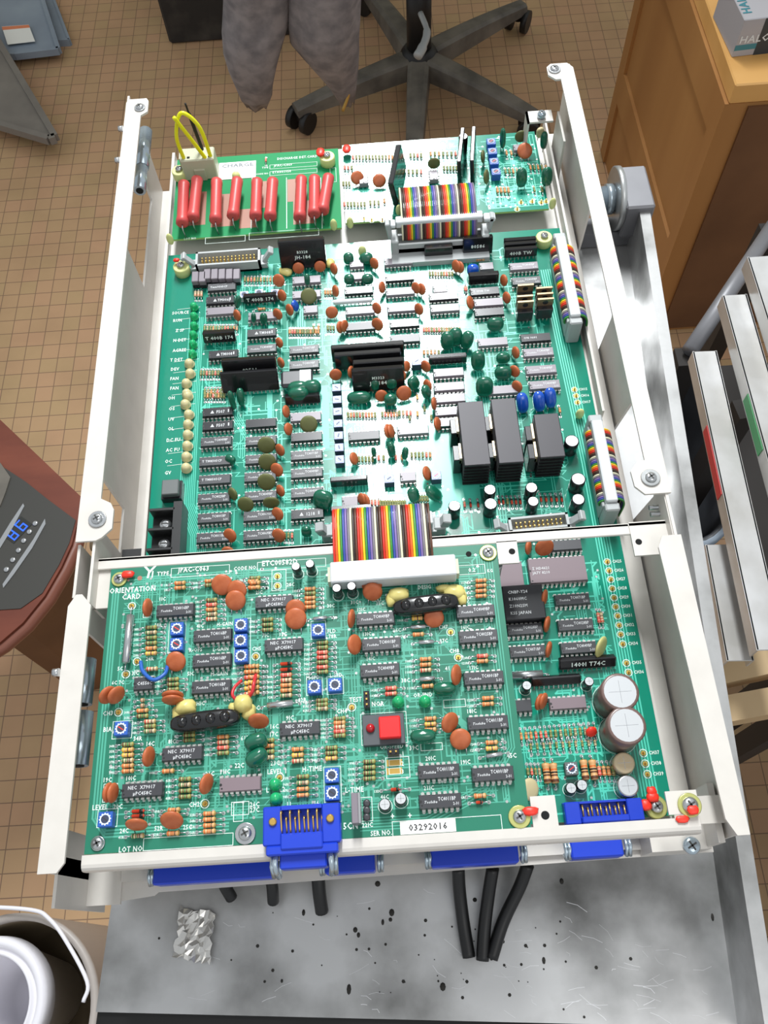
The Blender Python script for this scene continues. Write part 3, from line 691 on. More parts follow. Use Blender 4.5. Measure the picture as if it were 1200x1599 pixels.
TC = 'TC4049BP'
for p, t, s_ in (((505, 310), 'Tmm9505CP', 'chip'), ((495, 392), '\u0394TM006|', 'chip_dark'), ((495, 460), None, 'chip_grey'), ((515, 730), '\u0394TM008', 'chip_dark'), ((755, 597), '\u0394TM008', 'chip_dark'),
                 ((755, 695), TC, 'chip'), ((1020, 700), 'TC4071BP', 'chip'), ((1020, 795), 'TC4069BP', 'chip'), ((1035, 265), None, 'chip_grey'), ((1035, 355), None, 'chip_grey'), ((760, 490), None, 'chip_grey')):
    ic(B, ('C',) + p, 16, t, s_)
for p, t, s_ in (((480, 130), '\u0394 F507', 'chip_dark'), ((480, 215), '\u0394 F507', 'chip_dark'), ((470, 315), 'TC4049BP', 'chip'), ((462, 438), 'T TM8505CP', 'chip'), ((460, 553), 'T TM8505CP', 'chip'), ((455, 670), 'TC4023BP', 'chip'), ((455, 792), 'TC4001BP', 'chip'), ((448, 915), 'TC4011BP', 'chip'),
                 ((750, 200), None, 'chip_dark'), ((750, 310), TC, 'chip'), ((750, 425), TC, 'chip'), ((745, 535), TC, 'chip'), ((748, 655), TC, 'chip'), ((742, 780), 'TC4069BP', 'chip'), ((742, 900), 'TC4069BP', 'chip'),
                 ((1030, 160), None, 'chip_grey'), ((1035, 285), None, 'chip_dark'), ((1035, 400), 'TC4071BP', 'chip'), ((1037, 512), TC, 'chip'), ((1038, 635), TC, 'chip'), ((1040, 768), '\u0394 1218', 'chip_dark')):
    ic(B, ('F',) + p, 16, t, s_)
for p, t, s_ in (((690, 195), None, 'chip_grey'), ((700, 325), None, 'chip_dark'), ((705, 440), None, 'chip_grey'), ((718, 575), None, 'chip_grey'), ((740, 700), None, 'chip_dark'), ((745, 825), None, 'chip'), ((378, 595), None, 'chip_grey'), ((382, 725), None, 'chip'), ((368, 430), None, 'chip_dark'),
                 ((1060, 480), None, 'chip_dark'), ((1070, 575), None, 'chip_grey'), ((1100, 1100), None, 'chip_grey'), ((1105, 1215), None, 'chip_grey')):
    ic(B, ('D',) + p, 14 if s_ != 'chip_dark' else 16, t, s_)
ic(B, ('D', 1030, 420), 8, None, 'chip_grey', L=9.6); ic(B, ('D', 360, 315), 8, None, 'chip_grey', L=9.6); ic(B, ('D', 350, 215), 8, None, 'chip_grey', L=9.6)
for p, t, s_ in (((640, 300), 'TC4049BP', 'chip_grey'), ((658, 405), TC, 'chip'), ((725, 815), 'ON 9601', 'chip_dark'), ((745, 920), TC, 'chip_grey'), ((765, 1045), TC, 'chip_grey'), ((790, 1155), TC, 'chip_grey'),
                 ((358, 480), 'T 400B TW', 'chip_dark'), ((385, 560), None, 'chip_grey'), ((390, 630), None, 'chip_dark'), ((415, 845), None, 'chip_grey'), ((500, 1190), None, 'chip_grey')):
    ic(B, ('E',) + p, 16, t, s_)
ic(B, ('E', 370, 300), 8, None, 'chip_grey', L=9.6)
for p, t, s_, n in (((410, 415), None, 'chip', 14), ((810, 370), None, 'chip_grey', 14), ((770, 750), None, 'chip_grey', 8), ((295, 950), None, 'chip_grey', 8), ((1110, 110), None, 'chip_grey', 14), ((1115, 215), None, 'chip_grey', 14), ((1120, 305), None, 'chip_dark', 14)):
    ic(B, ('G',) + p, n, t, s_, L=9.6 if n == 8 else None)
ic(B, ('C', 1060, 450), 8, None, 'chip_grey', L=9.6)
# lower right part beside the card
ic(B, ('L', 392, 228), 24, '\u03a3 HD4621|JA7Y 8210', 'chip_ceramic', w_=15, L=32, h=3.6); ic(B, ('L', 10, 262), 24, None, 'chip_ceramic', w_=15, L=32, h=3.6)
for p, t in (((482, 408), 'TC4071BP'), ((195, 588), 'TC4028BP'), ((502, 562), 'TC4028BP'), ((210, 722), 'TC4071BP'), ((520, 700), 'TC4049BP'), ((435, 80), None)):
    ic(B, ('L',) + p, 16, t, 'chip')
def block():
    b = MB(); b.box(-11, 11, -10, 10, .5, 9, 'chip_dark', ch=.5)
    for i, q in enumerate(('CNBP-Y24', 'K1060MC', 'Z10N2SM', 'KSS JAPAN')): b.text(q, -8, 6 - i * 4, 9.06, 2.4, 'chip_text', sx=.9)
    return b
x, y = WR('L', 188, 425, 9); B.put('relay_block', cached(('block',), block), x, y)
sip(B, ('L', 575, 800), 30, 6, 4, 45, '1400I T74C', name='hybrid_module'); sip(B, ('L', 385, 905), 26, 5, 3, 50, name='hybrid_module')
res(B, ('L', 210, 862), 'S', 16, 4.5); MT['x'] = MT['steel']
for p in ((313, 398), (328, 560), (338, 713)): disc(B, ('L',) + p, 9, 68, 14)
disc(B, ('L', 215, 98), 8, 70, 20); disc(B, ('L', 312, 96), 11, 10, 35); disc(B, ('L', 282, 1030), 9, 60, 20); disc(B, ('L', 305, 1025), 9, 60, 20); disc(B, ('L', 655, 698), 12, 55, 22, 'disc_pale')
elec(B, ('L', 206, 930), 5, 9); elec(B, ('L', 583, 905), 5, 9)
elec(B, ('P', 630, 100), 19, 22, 'sleeve_brown'); elec(B, ('P', 665, 275), 19, 22, 'sleeve_brown')
elec(B, ('P', 652, 470), 10.5, 7, 'can_tan', 'can_tan', name='metal_can_transistor'); elec(B, ('P', 672, 590), 10.5, 7, 'steel', 'can_top', name='metal_can_transistor')
elec(B, ('P', 375, 602), 5.5, 6); elec(B, ('P', 432, 586), 5.5, 6); disc(B, ('Q', 320, 885), 11, 70, 55, 'disc_beige')
trimmer(B, ('P', 377, 500), 'conn_dark', mark='paint_red')
ic(B, ('P', 358, 158), 16, None, 'chip_ceramic'); ic(B, ('P', 122, 172), 8, None, 'chip', L=9.6)
row(B, 'Q', 230, 1000, 330, 'ooorrrggGggGgGGw', 3.8, 1.7, y2=270); row(B, 'Q', 330, 1000, 440, 'ggGGgGgGgGG', 3, 1.5, y2=400)
row(B, 'Q', 300, 420, 700, 'grgG', 3.6, 1.7); row(B, 'Q', 497, 577, 710, 'OO', 10, 4); row(B, 'Q', 893, 985, 675, 'OO', 10, 4); row(B, 'Q', 1045, 1190, 690, 'roog', 5, 2.2)
disc(B, ('Q', 960, 285), 6, 10, 40, 'paint_red', name='ceramic_capacitor')
for i, (p) in enumerate(((692, 183), (703, 237), (713, 290), (722, 345), (733, 400), (743, 455), (755, 510), (764, 567), (773, 622), (786, 680), (808, 795), (821, 852))): testpoint(B, ('L',) + p, 'CH%d' % (25 + i))
for i, p in enumerate(((750, 420), (760, 475), (772, 530))): testpoint(B, ('P',) + p, 'CH%d' % (37 + i))
for i, p in enumerate(((687, 90), (695, 121), (702, 153))): testpoint(B, ('H',) + p, 'CH%d' % (15 + i))
for i, (cx, cy) in enumerate(((180, 900), (200, 1040))): pass
# LED column and its lettering
for p in ((325, 415), (325, 475), (325, 535), (320, 592), (318, 650), (315, 710)): led(B, ('C',) + p)
for p in ((295, 770), (300, 833), (277, 895), (280, 960)): led(B, ('C',) + p, 'led_cream', 6)
for p in ((285, 15), (270, 66), (292, 130), (287, 192), (285, 257), (282, 326), (277, 395), (275, 465)): led(B, ('F',) + p, 'led_cream', 6)
for r, x_, y_, t in (('C', 300, 470, 'SOURCE'), ('C', 257, 520, 'RUN'), ('C', 272, 582, 'Z SP'), ('C', 284, 642, 'N DET'), ('C', 284, 705, 'AGREE'), ('C', 262, 765, 'T DET'), ('C', 240, 824, 'DEV'), ('C', 236, 883, 'FAN'), ('C', 236, 943, 'FAN'),
                     ('F', 212, 45, 'OH'), ('F', 212, 112, 'OS'), ('F', 210, 178, 'UV'), ('F', 208, 237, 'OL'), ('F', 246, 305, 'DC FU'), ('F', 242, 367, 'AC FU'), ('F', 195, 440, 'OC'), ('F', 190, 512, 'GV')):
    label(B, r, x_, y_, t, 3.4, 'R')
for k in range(15):
    y = 338 - k * 8.6; B.silk.quadline([(9, y), (24, y + 1)], .25, .13, 'silk')
x, y = WR('F', 185, 605, 8); b = MB(); b.box(-6, 6, -6, 6, .3, 5, 'chip_dark'); b.box(-5, 5, -5, 5, 5, 9, 'conn_dark', ch=.5); B.put('push_switch', b.mesh('push_switch'), x, y)
# terminal block
x, y = WR('F', 150, 930, 10); b = MB(); b.box(5, 10, -22, 22, .3, 14, 'terminal_black')
for k in range(4): q = -18 + k * 12.5 - 3; b.box(-9, 6, q, q + 2, .3, 14, 'terminal_black', ch=.4)
b.box(-9, 6, -21, 21.5, .3, 5, 'terminal_black'); tb = B.put('terminal_block', b.mesh('terminal_block'), x, y)
for k in range(3):
    q = MB(); yy = -14 + k * 12.5; q.lathe([(3.6, 5), (3.6, 6.5), (3, 8), (1.5, 8.6)], 'steel', 18, Matrix.Translation((-1, yy, 0))); q.box(-3.2, 1.2, yy - .4, yy + .4, 8.1, 8.75, 'screw_dark'); B.put('terminal_screw', q.mesh('terminal_screw'), 0, 0, parent=tb)
# hybrid modules
sip(B, ('C', 1010, 110), 31, 20, 5, 22, 'B3328|JH-184'); sip(B, ('T', 600, 970), 34, 15, 4, 25, '92511'); sip(B, ('T', 600, 1070), 36, 14, 3, 30)
sip(B, ('V', 375, 60), 46, 12, 4, 12, 'N33211'); sip(B, ('V', 375, 120), 42, 12, 4, 14, 'N5005'); sip(B, ('V', 460, 190), 32, 13, 4, 16, 'BZ220'); sip(B, ('V', 455, 270), 32, 16, 4, 24, 'M3323|JH-184')
sip(B, ('E', 308, 160), 20, 13, 4, 15, '80586'); sip(B, ('D', 1020, 130), 19, 9, 7, 5); sip(B, ('E', 350, 400), 20, 8, 4, 12)
for q, yy in enumerate((140, 170, 208)): sip(B, ('E', 612 + q * 3, yy), 22, 7, 3, 15, '400B TW' if q == 2 else None)
sip(B, ('C', 745, 390), 22, 6, 4, 20, 'T 400B 174'); sip(B, ('C', 490, 630), 21, 8, 4, 20, 'T 400B 174'); sip(B, ('G', 290, 810), 22, 6, 4, 10); sip(B, ('G', 310, 1050), 24, 6, 4, 10); sip(B, ('D', 320, 535), 26, 3, 3, 10, m='conn_light')
sip(B, ('D', 1095, 1010), 24, 6, 4, 10); sip(B, ('F', 1010, 60), 22, 6, 5, 30); sip(B, ('T', 640, 360), 10, 2, 2, 0)
# relays / diodes bank top left
for k in range(7):
    x0 = 340 + k * 45 if k < 2 else 415 + (k - 2) * 46
    x, y = WR('C', x0, 252 if k < 2 else 235, 6); b = MB(); b.box(-2.25, 2.25, -4.5, 4.5, .5, 7, 'chip_grey', ch=.4); b.box(-2.2, 2.2, -4.7, -4.5, .5, 3.4, 'chip_dark'); B.put('relay', b.mesh('relay'), x, y)
# heat sinks
def hsink(w_, L, h):
    def f():
        b = MB(); b.box(-w_ / 2, w_ / 2, -L / 2, L / 2, h - 2, h, 'heatsink', ch=.4); b.box(-w_ / 2 + 3, w_ / 2 - 3, -L / 2 + 1, L / 2 - 1, 1, h - 2, 'fin_black')
        for k in range(6): z = 2 + k * (h - 4) / 6; b.box(-w_ / 2, w_ / 2, -L / 2, L / 2, z, z + 1.1, 'fin_black')
        return b
    return f
for pts in (((717, 627), (757.6, 626), (764, 725.7), (722.7, 727)), ((766, 622.7), (805, 621), (819, 721), (780, 724)), ((833.6, 646.5), (870, 645), (886, 711), (844, 716))):
    c = [W(a, q, 25) for a, q in pts]; x = sum(v[0] for v in c) / 4; y = sum(v[1] for v in c) / 4; L = abs(c[0][1] + c[1][1] - c[2][1] - c[3][1]) / 2; wd = abs(c[1][0] + c[2][0] - c[0][0] - c[3][0]) / 2
    hs = B.put('heat_sink', hsink(wd, L, 25)().mesh('heat_sink'), x, y)
    b = MB()
    for q in (-L * .2, L * .22): b.box(-wd / 2 - 5, -wd / 2 - .1, q - 5, q + 5, 2, 18, 'chip_dark', ch=.4); b.box(-wd / 2 - 1.6, -wd / 2 - .3, q - 5, q + 5, 14, 20, 'can_tan')
    B.put('power_transistor', b.mesh('power_transistor'), 0, 0, parent=hs)
# regulators
def to220():
    b = MB(); b.box(-5, 5, -2.2, 2.2, 3, 12, 'chip_dark', ch=.4); b.box(-5.1, 5.1, 1.2, 2.5, 8, 18, 'tab_brass'); b.cyl((0, 1.1, 15), (0, 2.6, 15), 1.8, 'chip_dark', 14)
    for q in (-2.5, 0, 2.5): b.box(q - .4, q + .4, -.3, .3, 0, 3, 'pin')
    return b
for p in ((655, 460), (650, 540), (655, 580), (790, 480), (795, 522), (800, 560)):
    x, y = WR('E', p[0], p[1], 17); B.put('voltage_regulator', cached(('to220',), to220), x, y)
# electrolytics and blue film capacitors near the heat sinks
for p, D in (((95, 662), 7), ((270, 582), 7), ((274, 652), 7.5), ((476, 572), 7), ((484, 640), 6.5), ((675, 342), 8.5), ((707, 530), 8.5), ((707, 630), 7.5)): elec(B, ('H',) + p, D, 12, ring=False)
for p in ((430, 155), (512, 148), (568, 130)): film(B, ('H',) + p, 7.4, 13, 6, 8, 40, 'film_blue')
film(B, ('E', 272, 330), 8, 8, 6, 0, 30, 'film_blue'); film(B, ('C', 965, 430), 6, 8, 3, 70, 20, 'film_blue')
# ceramic discs, main board
for r, x_, y_, D, az, ti in (('C', 985, 195, 9, 0, 30), ('C', 1120, 185, 9, 0, 30), ('C', 862, 272, 10, -25, 35), ('C', 882, 365, 9, -45, 25), ('C', 930, 455, 9, -55, 20), ('C', 602, 490, 9, -55, 20), ('C', 855, 482, 9, -40, 20), ('C', 1195, 470, 9, 0, 40), ('C', 866, 660, 8, -55, 20), ('C', 875, 785, 8, -55, 20),
                            ('D', 165, 260, 9, -60, 18), ('D', 178, 440, 9, -65, 18), ('D', 495, 215, 9, -50, 20), ('D', 558, 410, 9, 70, 20), ('D', 835, 415, 9, -50, 20), ('D', 880, 425, 9, -60, 20), ('D', 145, 615, 9, -10, 45), ('D', 215, 735, 9, 70, 20), ('D', 250, 725, 9, 60, 20), ('D', 515, 580, 9, -50, 20), ('D', 520, 712, 10, -40, 25), ('D', 858, 588, 9, -55, 20), ('D', 1165, 240, 9, -60, 20),
                            ('V', 122, 225, 9, 5, 30), ('V', 245, 205, 9, 70, 20), ('V', 620, 235, 10, -10, 45), ('V', 675, 160, 8, 60, 30), ('V', 825, 160, 9, -50, 20), ('V', 840, 310, 9, -60, 20), ('V', 655, 370, 11, 10, 40), ('V', 480, 390, 9, 0, 30), ('V', 890, 450, 9, 80, 15), ('V', 918, 610, 10, 80, 25), ('V', 530, 665, 10, 80, 22), ('V', 555, 665, 10, 85, 22), ('V', 265, 880, 9, 80, 30), ('V', 835, 995, 10, 80, 30),
                            ('G', 420, 950, 10, -60, 25), ('G', 395, 940, 9, -60, 25), ('F', 908, 130, 9, 80, 20), ('F', 922, 240, 9, 75, 25), ('F', 870, 370, 9, -50, 25), ('F', 850, 495, 10, -35, 35), ('F', 873, 625, 8.5, -55, 25), ('F', 855, 770, 9.5, -40, 35), ('F', 557, 905, 10, -35, 40), ('F', 862, 905, 10, -30, 40), ('F', 545, 1010, 9, -10, 30),
                            ('E', 150, 300, 9, -60, 20), ('E', 178, 310, 9, -60, 20), ('E', 495, 405, 9, -70, 15), ('E', 515, 530, 9, -65, 15), ('E', 252, 565, 10, 75, 30), ('E', 580, 925, 9, -70, 15), ('E', 572, 1060, 9, -50, 20), ('E', 590, 1170, 9, -50, 20), ('U', 265, 1180, 8, 80, 20)):
    disc(B, (r, x_, y_), D * .88, az, ti)
for r, x_, y_, D, az, ti in (('C', 1050, 370, 12, 10, 50), ('F', 1050, 210, 12, 0, 50), ('F', 785, 340, 12, 0, 40), ('F', 790, 445, 12, 0, 40), ('F', 785, 570, 12, 0, 40), ('F', 655, 710, 11, -10, 35), ('F', 815, 700, 11, 0, 12), ('F', 575, 645, 9, -50, 25)):
    disc(B, (r, x_, y_), D * .9, az, ti, 'disc_olive')
for r, x_, y_, w_, h, t, az, ti in (('D', 285, 175, 7, 8, 5, 0, 30), ('D', 430, 175, 9, 8, 6, 0, 35), ('D', 290, 345, 7, 7, 5, 0, 20), ('D', 440, 345, 8, 7, 5, 0, 25), ('C', 1040, 265, 4, 8, 4, 0, 25), ('C', 705, 505, 3.5, 7, 3, -20, 20), ('C', 768, 510, 5, 8, 4, -20, 20),
                                   ('U', 95, 560, 9, 12, 6, 0, 30), ('U', 160, 530, 9, 12, 6, 0, 30), ('U', 250, 555, 8, 12, 6, -30, 30), ('U', 335, 715, 9, 13, 6, 0, 30), ('U', 385, 920, 11, 13, 6, 0, 35), ('U', 470, 430, 11, 9, 6, 0, 30), ('U', 530, 810, 11, 9, 6, 0, 30), ('U', 530, 695, 9, 7, 5, 0, 30),
                                   ('V', 305, 405, 15, 8, 7, 0, 40), ('V', 730, 290, 8, 9, 5, 40, 30), ('V', 830, 360, 7, 10, 5, 70, 20), ('V', 420, 830, 3, 8, 3, 10, 10), ('V', 557, 810, 5, 11, 5, 10, 20), ('V', 665, 840, 4, 9, 4, -20, 20), ('V', 430, 300, 6, 9, 5, 0, 20), ('V', 560, 290, 8, 9, 5, 0, 20), ('V', 550, 420, 8, 8, 6, 0, 20),
                                   ('G', 75, 940, 12, 12, 7, -20, 35), ('G', 980, 890, 8, 14, 6, 80, 35), ('G', 815, 900, 7, 10, 5, 20, 30), ('F', 560, 430, 7, 6, 4, -30, 30), ('F', 570, 60, 4, 14, 4, 10, 20), ('F', 625, 40, 5, 12, 5, 0, 30), ('F', 985, 25, 13, 10, 7, 0, 20), ('T', 1020, 1130, 14, 10, 8, 0, 30), ('T', 1130, 1120, 12, 10, 8, 0, 30), ('F', 1035, 880, 6, 7, 4, 0, 30), ('T', 500, 390, 4, 10, 4, -60, 20)):
    film(B, (r, x_, y_), w_, h, t, az, ti)
b = MB(); b.box(-10, 10, -6, 6, 5, 9, 'chip', ch=1.5); b.box(2, 9, -5, 5, 9, 9.3, 'conn_light'); x, y = WR('T', 1000, 1030, 9); B.put('plastic_capacitor', b.mesh('plastic_capacitor'), x, y)
# trimmer strip
for k in range(7): trimmer(B, ('V', 128 + k * 4.2, 325 + k * 93.5), 'trim_dark', 5.6, 6, 'trim_lilac', turn=-.7 + .5 * k)
trimmer(B, ('V', 755, 120), 'trim_dark', 6, 6, 'trim_lilac'); trimmer(B, ('V', 540, 1035), 'trim_dark', 6, 6, 'trim_lilac'); trimmer(B, ('V', 908, 1010), 'trim_dark', 6, 6, 'trim_lilac', mark='paint_red')
for p in ((645, 358), (738, 345), (838, 345)): trimmer(B, ('C',) + p, 'conn_light', 5.6, 5, 'trim_lilac', turn=p[0])
# small resistor rows
row(B, 'C', 650, 870, 265, 'gorogogGogoo'); row(B, 'C', 340, 378, 355, 'www', 4.4, 2); row(B, 'C', 398, 600, 570, 'gGgogGgrrgow'); row(B, 'C', 930, 1110, 590, 'orrgogGgogoo'); row(B, 'C', 375, 520, 850, 'ggrGgrgog'); row(B, 'C', 400, 520, 965, 'gGogrgg')
row(B, 'D', 95, 160, 450, 'oooo'); row(B, 'D', 115, 162, 740, 'ggg'); row(B, 'D', 950, 1130, 300, 'ggwGgorgg'); row(B, 'D', 900, 1190, 755, 'rorgrgrgGogorro'); row(B, 'D', 900, 1020, 940, 'owowg'); row(B, 'D', 0, 40, 740, 'go')
row(B, 'G', 280, 500, 250, 'gorgrgroog'); row(B, 'G', 560, 680, 245, 'grorow'); row(B, 'G', 700, 790, 235, 'gwrr'); row(B, 'G', 370, 480, 610, 'ggggg'); row(B, 'G', 530, 570, 600, 'rg'); row(B, 'G', 670, 720, 595, 'ro'); row(B, 'G', 800, 950, 575, 'ggggro')
row(B, 'G', 475, 530, 965, 'rrr'); row(B, 'G', 545, 745, 970, 'ggggggggggg'); row(B, 'G', 820, 930, 930, 'gggggg'); row(B, 'F', 400, 520, 30, 'gogrgogg'); row(B, 'G', 905, 915, 200, 'g')
row(B, 'H', 145, 145, 655, 'r'); row(B, 'H', 175, 212, 655, 'DD'); row(B, 'H', 315, 420, 640, 'DDgDDD'); row(B, 'H', 522, 625, 628, 'DDDDD'); row(B, 'E', 215, 225, 465, 'rr'); row(B, 'H', 615, 620, 190, 'o')
res(B, ('C', 755, 448), 'o', 5, 2); res(B, ('E', 325, 245), 'o', 6, 3); row(B, 'V', 700, 870, 560, 'gg'); row(B, 'L', 640, 660, 520, 'rw', 6, 2); row(B, 'F', 900, 945, 905, 'ggr'); row(B, 'V', 760, 765, 400, 'y'); row(B, 'V', 762, 765, 530, 'y')
# headers on the main board
x, y = WR('H', 510, 750, 6); header(B, x, y, 34, math.radians(2), 8, 'conn_grey')
x, y = WR('C', 545, 130, 8); header(B, x, y, 44, 0, 9, 'conn_grey', wd=12)
# blue connector
def blueconn(L, pinrows=True):
    b = MB(); b.box(-L / 2, L / 2, -8, 2.6, .2, 3, 'conn_blue'); b.box(-L / 2, -L * .3, -8, 2.4, 3, 7, 'conn_blue', ch=.5); b.box(L * .3, L / 2, -8, 2.4, 3, 7, 'conn_blue', ch=.5)
    b.box(-L * .3, L * .3, -8, -5, 3, 9, 'conn_blue', ch=.5); b.box(-L * .3, L * .3, 1.4, 2.4, 3, 6, 'conn_blue')
    return b
def connpins(L):
    p = MB(); n = int(L * .58 / 2.2)
    for i in range(n):
        x = (i - (n - 1) / 2) * 2.2; h = 7 if i % 2 else 5
        p.tube([(x, .8 - (i % 2) * 1.6, 3), (x, .8 - (i % 2) * 1.6, h), (x, -5, h + .4)], .42, 'gold', 6)
    return p
x, y = WR('P', 545, 722, 6); bc = B.put('blue_connector', blueconn(38).mesh('blue_connector'), x, 6); B.put('pins', connpins(38).mesh('pins'), 0, 0, parent=bc)
for x0, x1 in ((17, 75), (100, 124), (151, 193), (218, 243)):
    b = MB(); b.box(x0, x1, -17.5, -2, -6, 7, 'conn_blue', ch=.8); b.box(x0 + 2, x1 - 2, -2.5, -1, -1, 3, 'conn_blue'); o = B.put('blue_connector', b.mesh('blue_connector'), 0, 0)
    for q in (x0 - 2, x1 + 2):
        c = MB(); c.tube([(q, -8, 4), (q, -14, 6), (q, -17, 3), (q, -15, -1)], 1.0, 'chrome', 8); c.tube([(q + 1.6, -8, 4), (q + 1.6, -13, 7), (q + 1.4, -17.4, 4)], .9, 'chrome', 8); B.put('clip', c.mesh('clip'), 0, 0, parent=o)
# mounting screws, paint
screw(B, ('C', 245, 165), 5, 0, 'steel', h=2.4, stand=7); blob(B, ('C', 222, 145), 2.2, 1.6, 1.2, dz=8.5)
screw(B, ('E', 790, 70), 5, 0, 'steel', h=2.4, stand=7)
screw(B, ('P', 825, 695), 6, 0, 'steel', h=2.4, stand=4, sm='zinc_yellow', sd=11); blob(B, ('P', 800, 650), 3.2, 2.6, 1.4, dz=5); blob(B, ('P', 765, 690), 2.8, 3, 1.4, dz=4); blob(B, ('P', 795, 620), 2.6, 2.6, 1.4, dz=5)
for p in (('H', 715, 205), ('D', 393, 110), ('D', 400, 110)): x, y = WR(*p, 5); b = MB(); b.ell((0, 0, 4), 2.6, 2, 5, 'nylon'); B.put('standoff_tip', b.mesh('standoff_tip'), x, y)
blob(B, ('C', 905, 215), 5, 3.4, 2, 'glue', name='glue', rot=-.5); blob(B, ('C', 1185, 165), 3, 4, 2.4, 'glue', name='glue')
label(B, 'C', 805, 110, 'Y', 6); 
finish(B)

# ============================================================ charge detection board
cb = thing('charge_detection_board', 'small green board with nine red tubes at the far left of the chassis', 'circuit board', (3, 396, 5))
B = Board(cb, 5.0)
plate(B, [(3, 396), (121.5, 396), (121.5, 474), (3, 474)], 1.6, 'pcb_charge', edge='pcb_edge')
for (x0, x1, y0, y1) in ((14, 26, 408, 440), (30, 46, 405, 436), (50, 62, 402, 420), (64, 74, 420, 446), (84, 98, 424, 446), (88, 104, 402, 424)):
    B.tr.box(x0, x1, y0, y1, .03, .05, 'bare_board')
for (cx, top, bot, dx) in ((140, 505, 795, 6), (213, 480, 765, 22), (340, 490, 778, 4), (455, 485, 752, 24), (583, 490, 755, 6), (674, 488, 757, 14), (850, 475, 762, 8), (934, 472, 740, 0), (1002, 465, 720, 36)):
    (xa, ya), (xb, yb) = WR('A', cx + dx / 2, top + 12, 15), WR('A', cx - dx / 2, bot - 12, 13)
    def f():
        b = MB(); L = math.hypot(xa - xb, ya - yb); r = 3.9; M = Matrix.Translation((0, 0, 9)) @ Matrix.Rotation(math.pi / 2, 4, 'X')
        b.lathe([(r * .7, -L / 2), (r * 1.04, -L / 2 + 1), (r * 1.06, -L / 2 + 4), (r, -L / 2 + 6), (r, L / 2 - 7), (r * 1.12, L / 2 - 4), (r * 1.12, L / 2 - 1), (r * .8, L / 2)], 'ceramic_red', 22, M)
        for s_ in (-1, 1): b.tube([(0, s_ * L / 2, 9), (0, s_ * (L / 2 + 2), 8.6), (0, s_ * (L / 2 + 3), 6), (.5, s_ * (L / 2 + 3), 0)], .45, 'lead', 6)
        return b
    B.put('power_resistor', f().mesh('power_resistor'), (xa + xb) / 2, (ya + yb) / 2, 0, (0, 0, math.atan2(yb - ya, xb - xa) + math.pi / 2))
x, y = WR('A', 468, 447, 5.5); b = MB(); b.box(-13.5, 13.5, -8.5, 8.5, 0, .4, 'sticker'); b.text('CHARGE', 0, 5, .45, 5, 'ink_grey', 0, 'C', sx=1.1); B.put('charge_label', b.mesh('charge_label'), x, y)
led(B, ('A', 455, 460), 'nylon', 6, 7)
x, y = WR('A', 245, 420, 12); b = MB(); b.box(-12, 12, -7, 6, .2, 18, 'nylon_clear', ch=.8); b.box(-14, -10, 0, 8, .2, 14, 'nylon_clear'); b.box(-4, 4, -8, -6, .2, 10, 'nylon_clear', ch=.4)
cn = B.put('white_connector', b.mesh('white_connector'), x, y)
b = MB(); 
for q in (-9, -6, 5, 9): b.box(q - 1, q + 1, -5, -3, 18, 18.1, 'hole')
B.put('sockets', b.mesh('sockets'), 0, 0, parent=cn)
for p in (('A', 110, 430), ('A', 1008, 345)): screw(B, p, 5, 0, 'steel', h=2.4, stand=7)
blob(B, ('A', 970, 340), 3, 4.5, 1.6, dz=7)
for p in (('A', 60, 865), ('A', 1050, 780)): x, y = WR(*p, 8); b = MB(); b.ell((0, 0, 3), 2.4, 2, 5, 'nylon'); B.put('standoff_tip', b.mesh('standoff_tip'), x, y)
label(B, 'A', 830, 372, 'DISCHARGE DET.CARD', 3.2, 'C'); label(B, 'A', 655, 432, 'TYPE', 2.4, 'R'); label(B, 'A', 690, 422, 'JPAC-C069', 3.2, 'L'); label(B, 'A', 655, 468, 'CODE NO', 2.2, 'R'); label(B, 'A', 680, 462, 'ETX001950', 3.2, 'L'); label(B, 'A', 278, 482, 'MCN', 3, 'C'); label(B, 'A', 182, 862, 'LOT NO', 2.6, 'C')
rect_silk(B, 'A', 665, 408, 950, 432); rect_silk(B, 'A', 665, 448, 950, 472); rect_silk(B, 'A', 275, 850, 515, 885); rect_silk(B, 'A', 540, 815, 960, 855); rect_silk(B, 'A', 175, 430, 350, 470); rect_silk(B, 'A', 1030, 435, 1065, 520)
for cx in (557, 765, 972): a = WR('A', cx, 495, 5); c = WR('A', cx, 800, 5); B.silk.quadline([a, (a[0], c[1])], .5, .13, 'silk')
row(B, 'A', 640, 665, 385, 'r'); 
finish(B)
B0 = B
# jumper wires
def arc(pts, n=18):
    out = []; P_ = [Vector(p) for p in pts]; P_ = [P_[0] * 2 - P_[1]] + P_ + [P_[-1] * 2 - P_[-2]]
    for i in range(1, len(P_) - 2):
        a, b_, c, d = P_[i - 1:i + 3]
        for k in range(n):
            t = k / n; out.append(.5 * ((2 * b_) + (c - a) * t + (2 * a - 5 * b_ + 4 * c - d) * t * t + (3 * b_ - a - 3 * c + d) * t ** 3))
    out.append(P_[-2]); return out
cx, cy = x, y = WR('A', 245, 420, 12)
o = MB().tube(arc([(cx - 9, cy - 4, 20), (cx - 10, cy - 3, 40), (cx - 3, cy, 56), (cx + 7, cy - 2, 46), (cx + 10, cy - 4, 20)]), 1.35, 'wire_yellow', 10).build('yellow_jumper_wire'); tag(o, 'yellow wire bent in a closed loop on the white connector', 'wire')
o = MB().tube(arc([(cx + 7, cy - 5, 20), (cx + 1, cy - 5, 36), (cx - 7, cy - 6, 58)]), 1.35, 'wire_yellow', 10).build('yellow_jumper_wire'); tag(o, 'straight yellow wire crossing the loop, its cut end up in the air', 'wire')
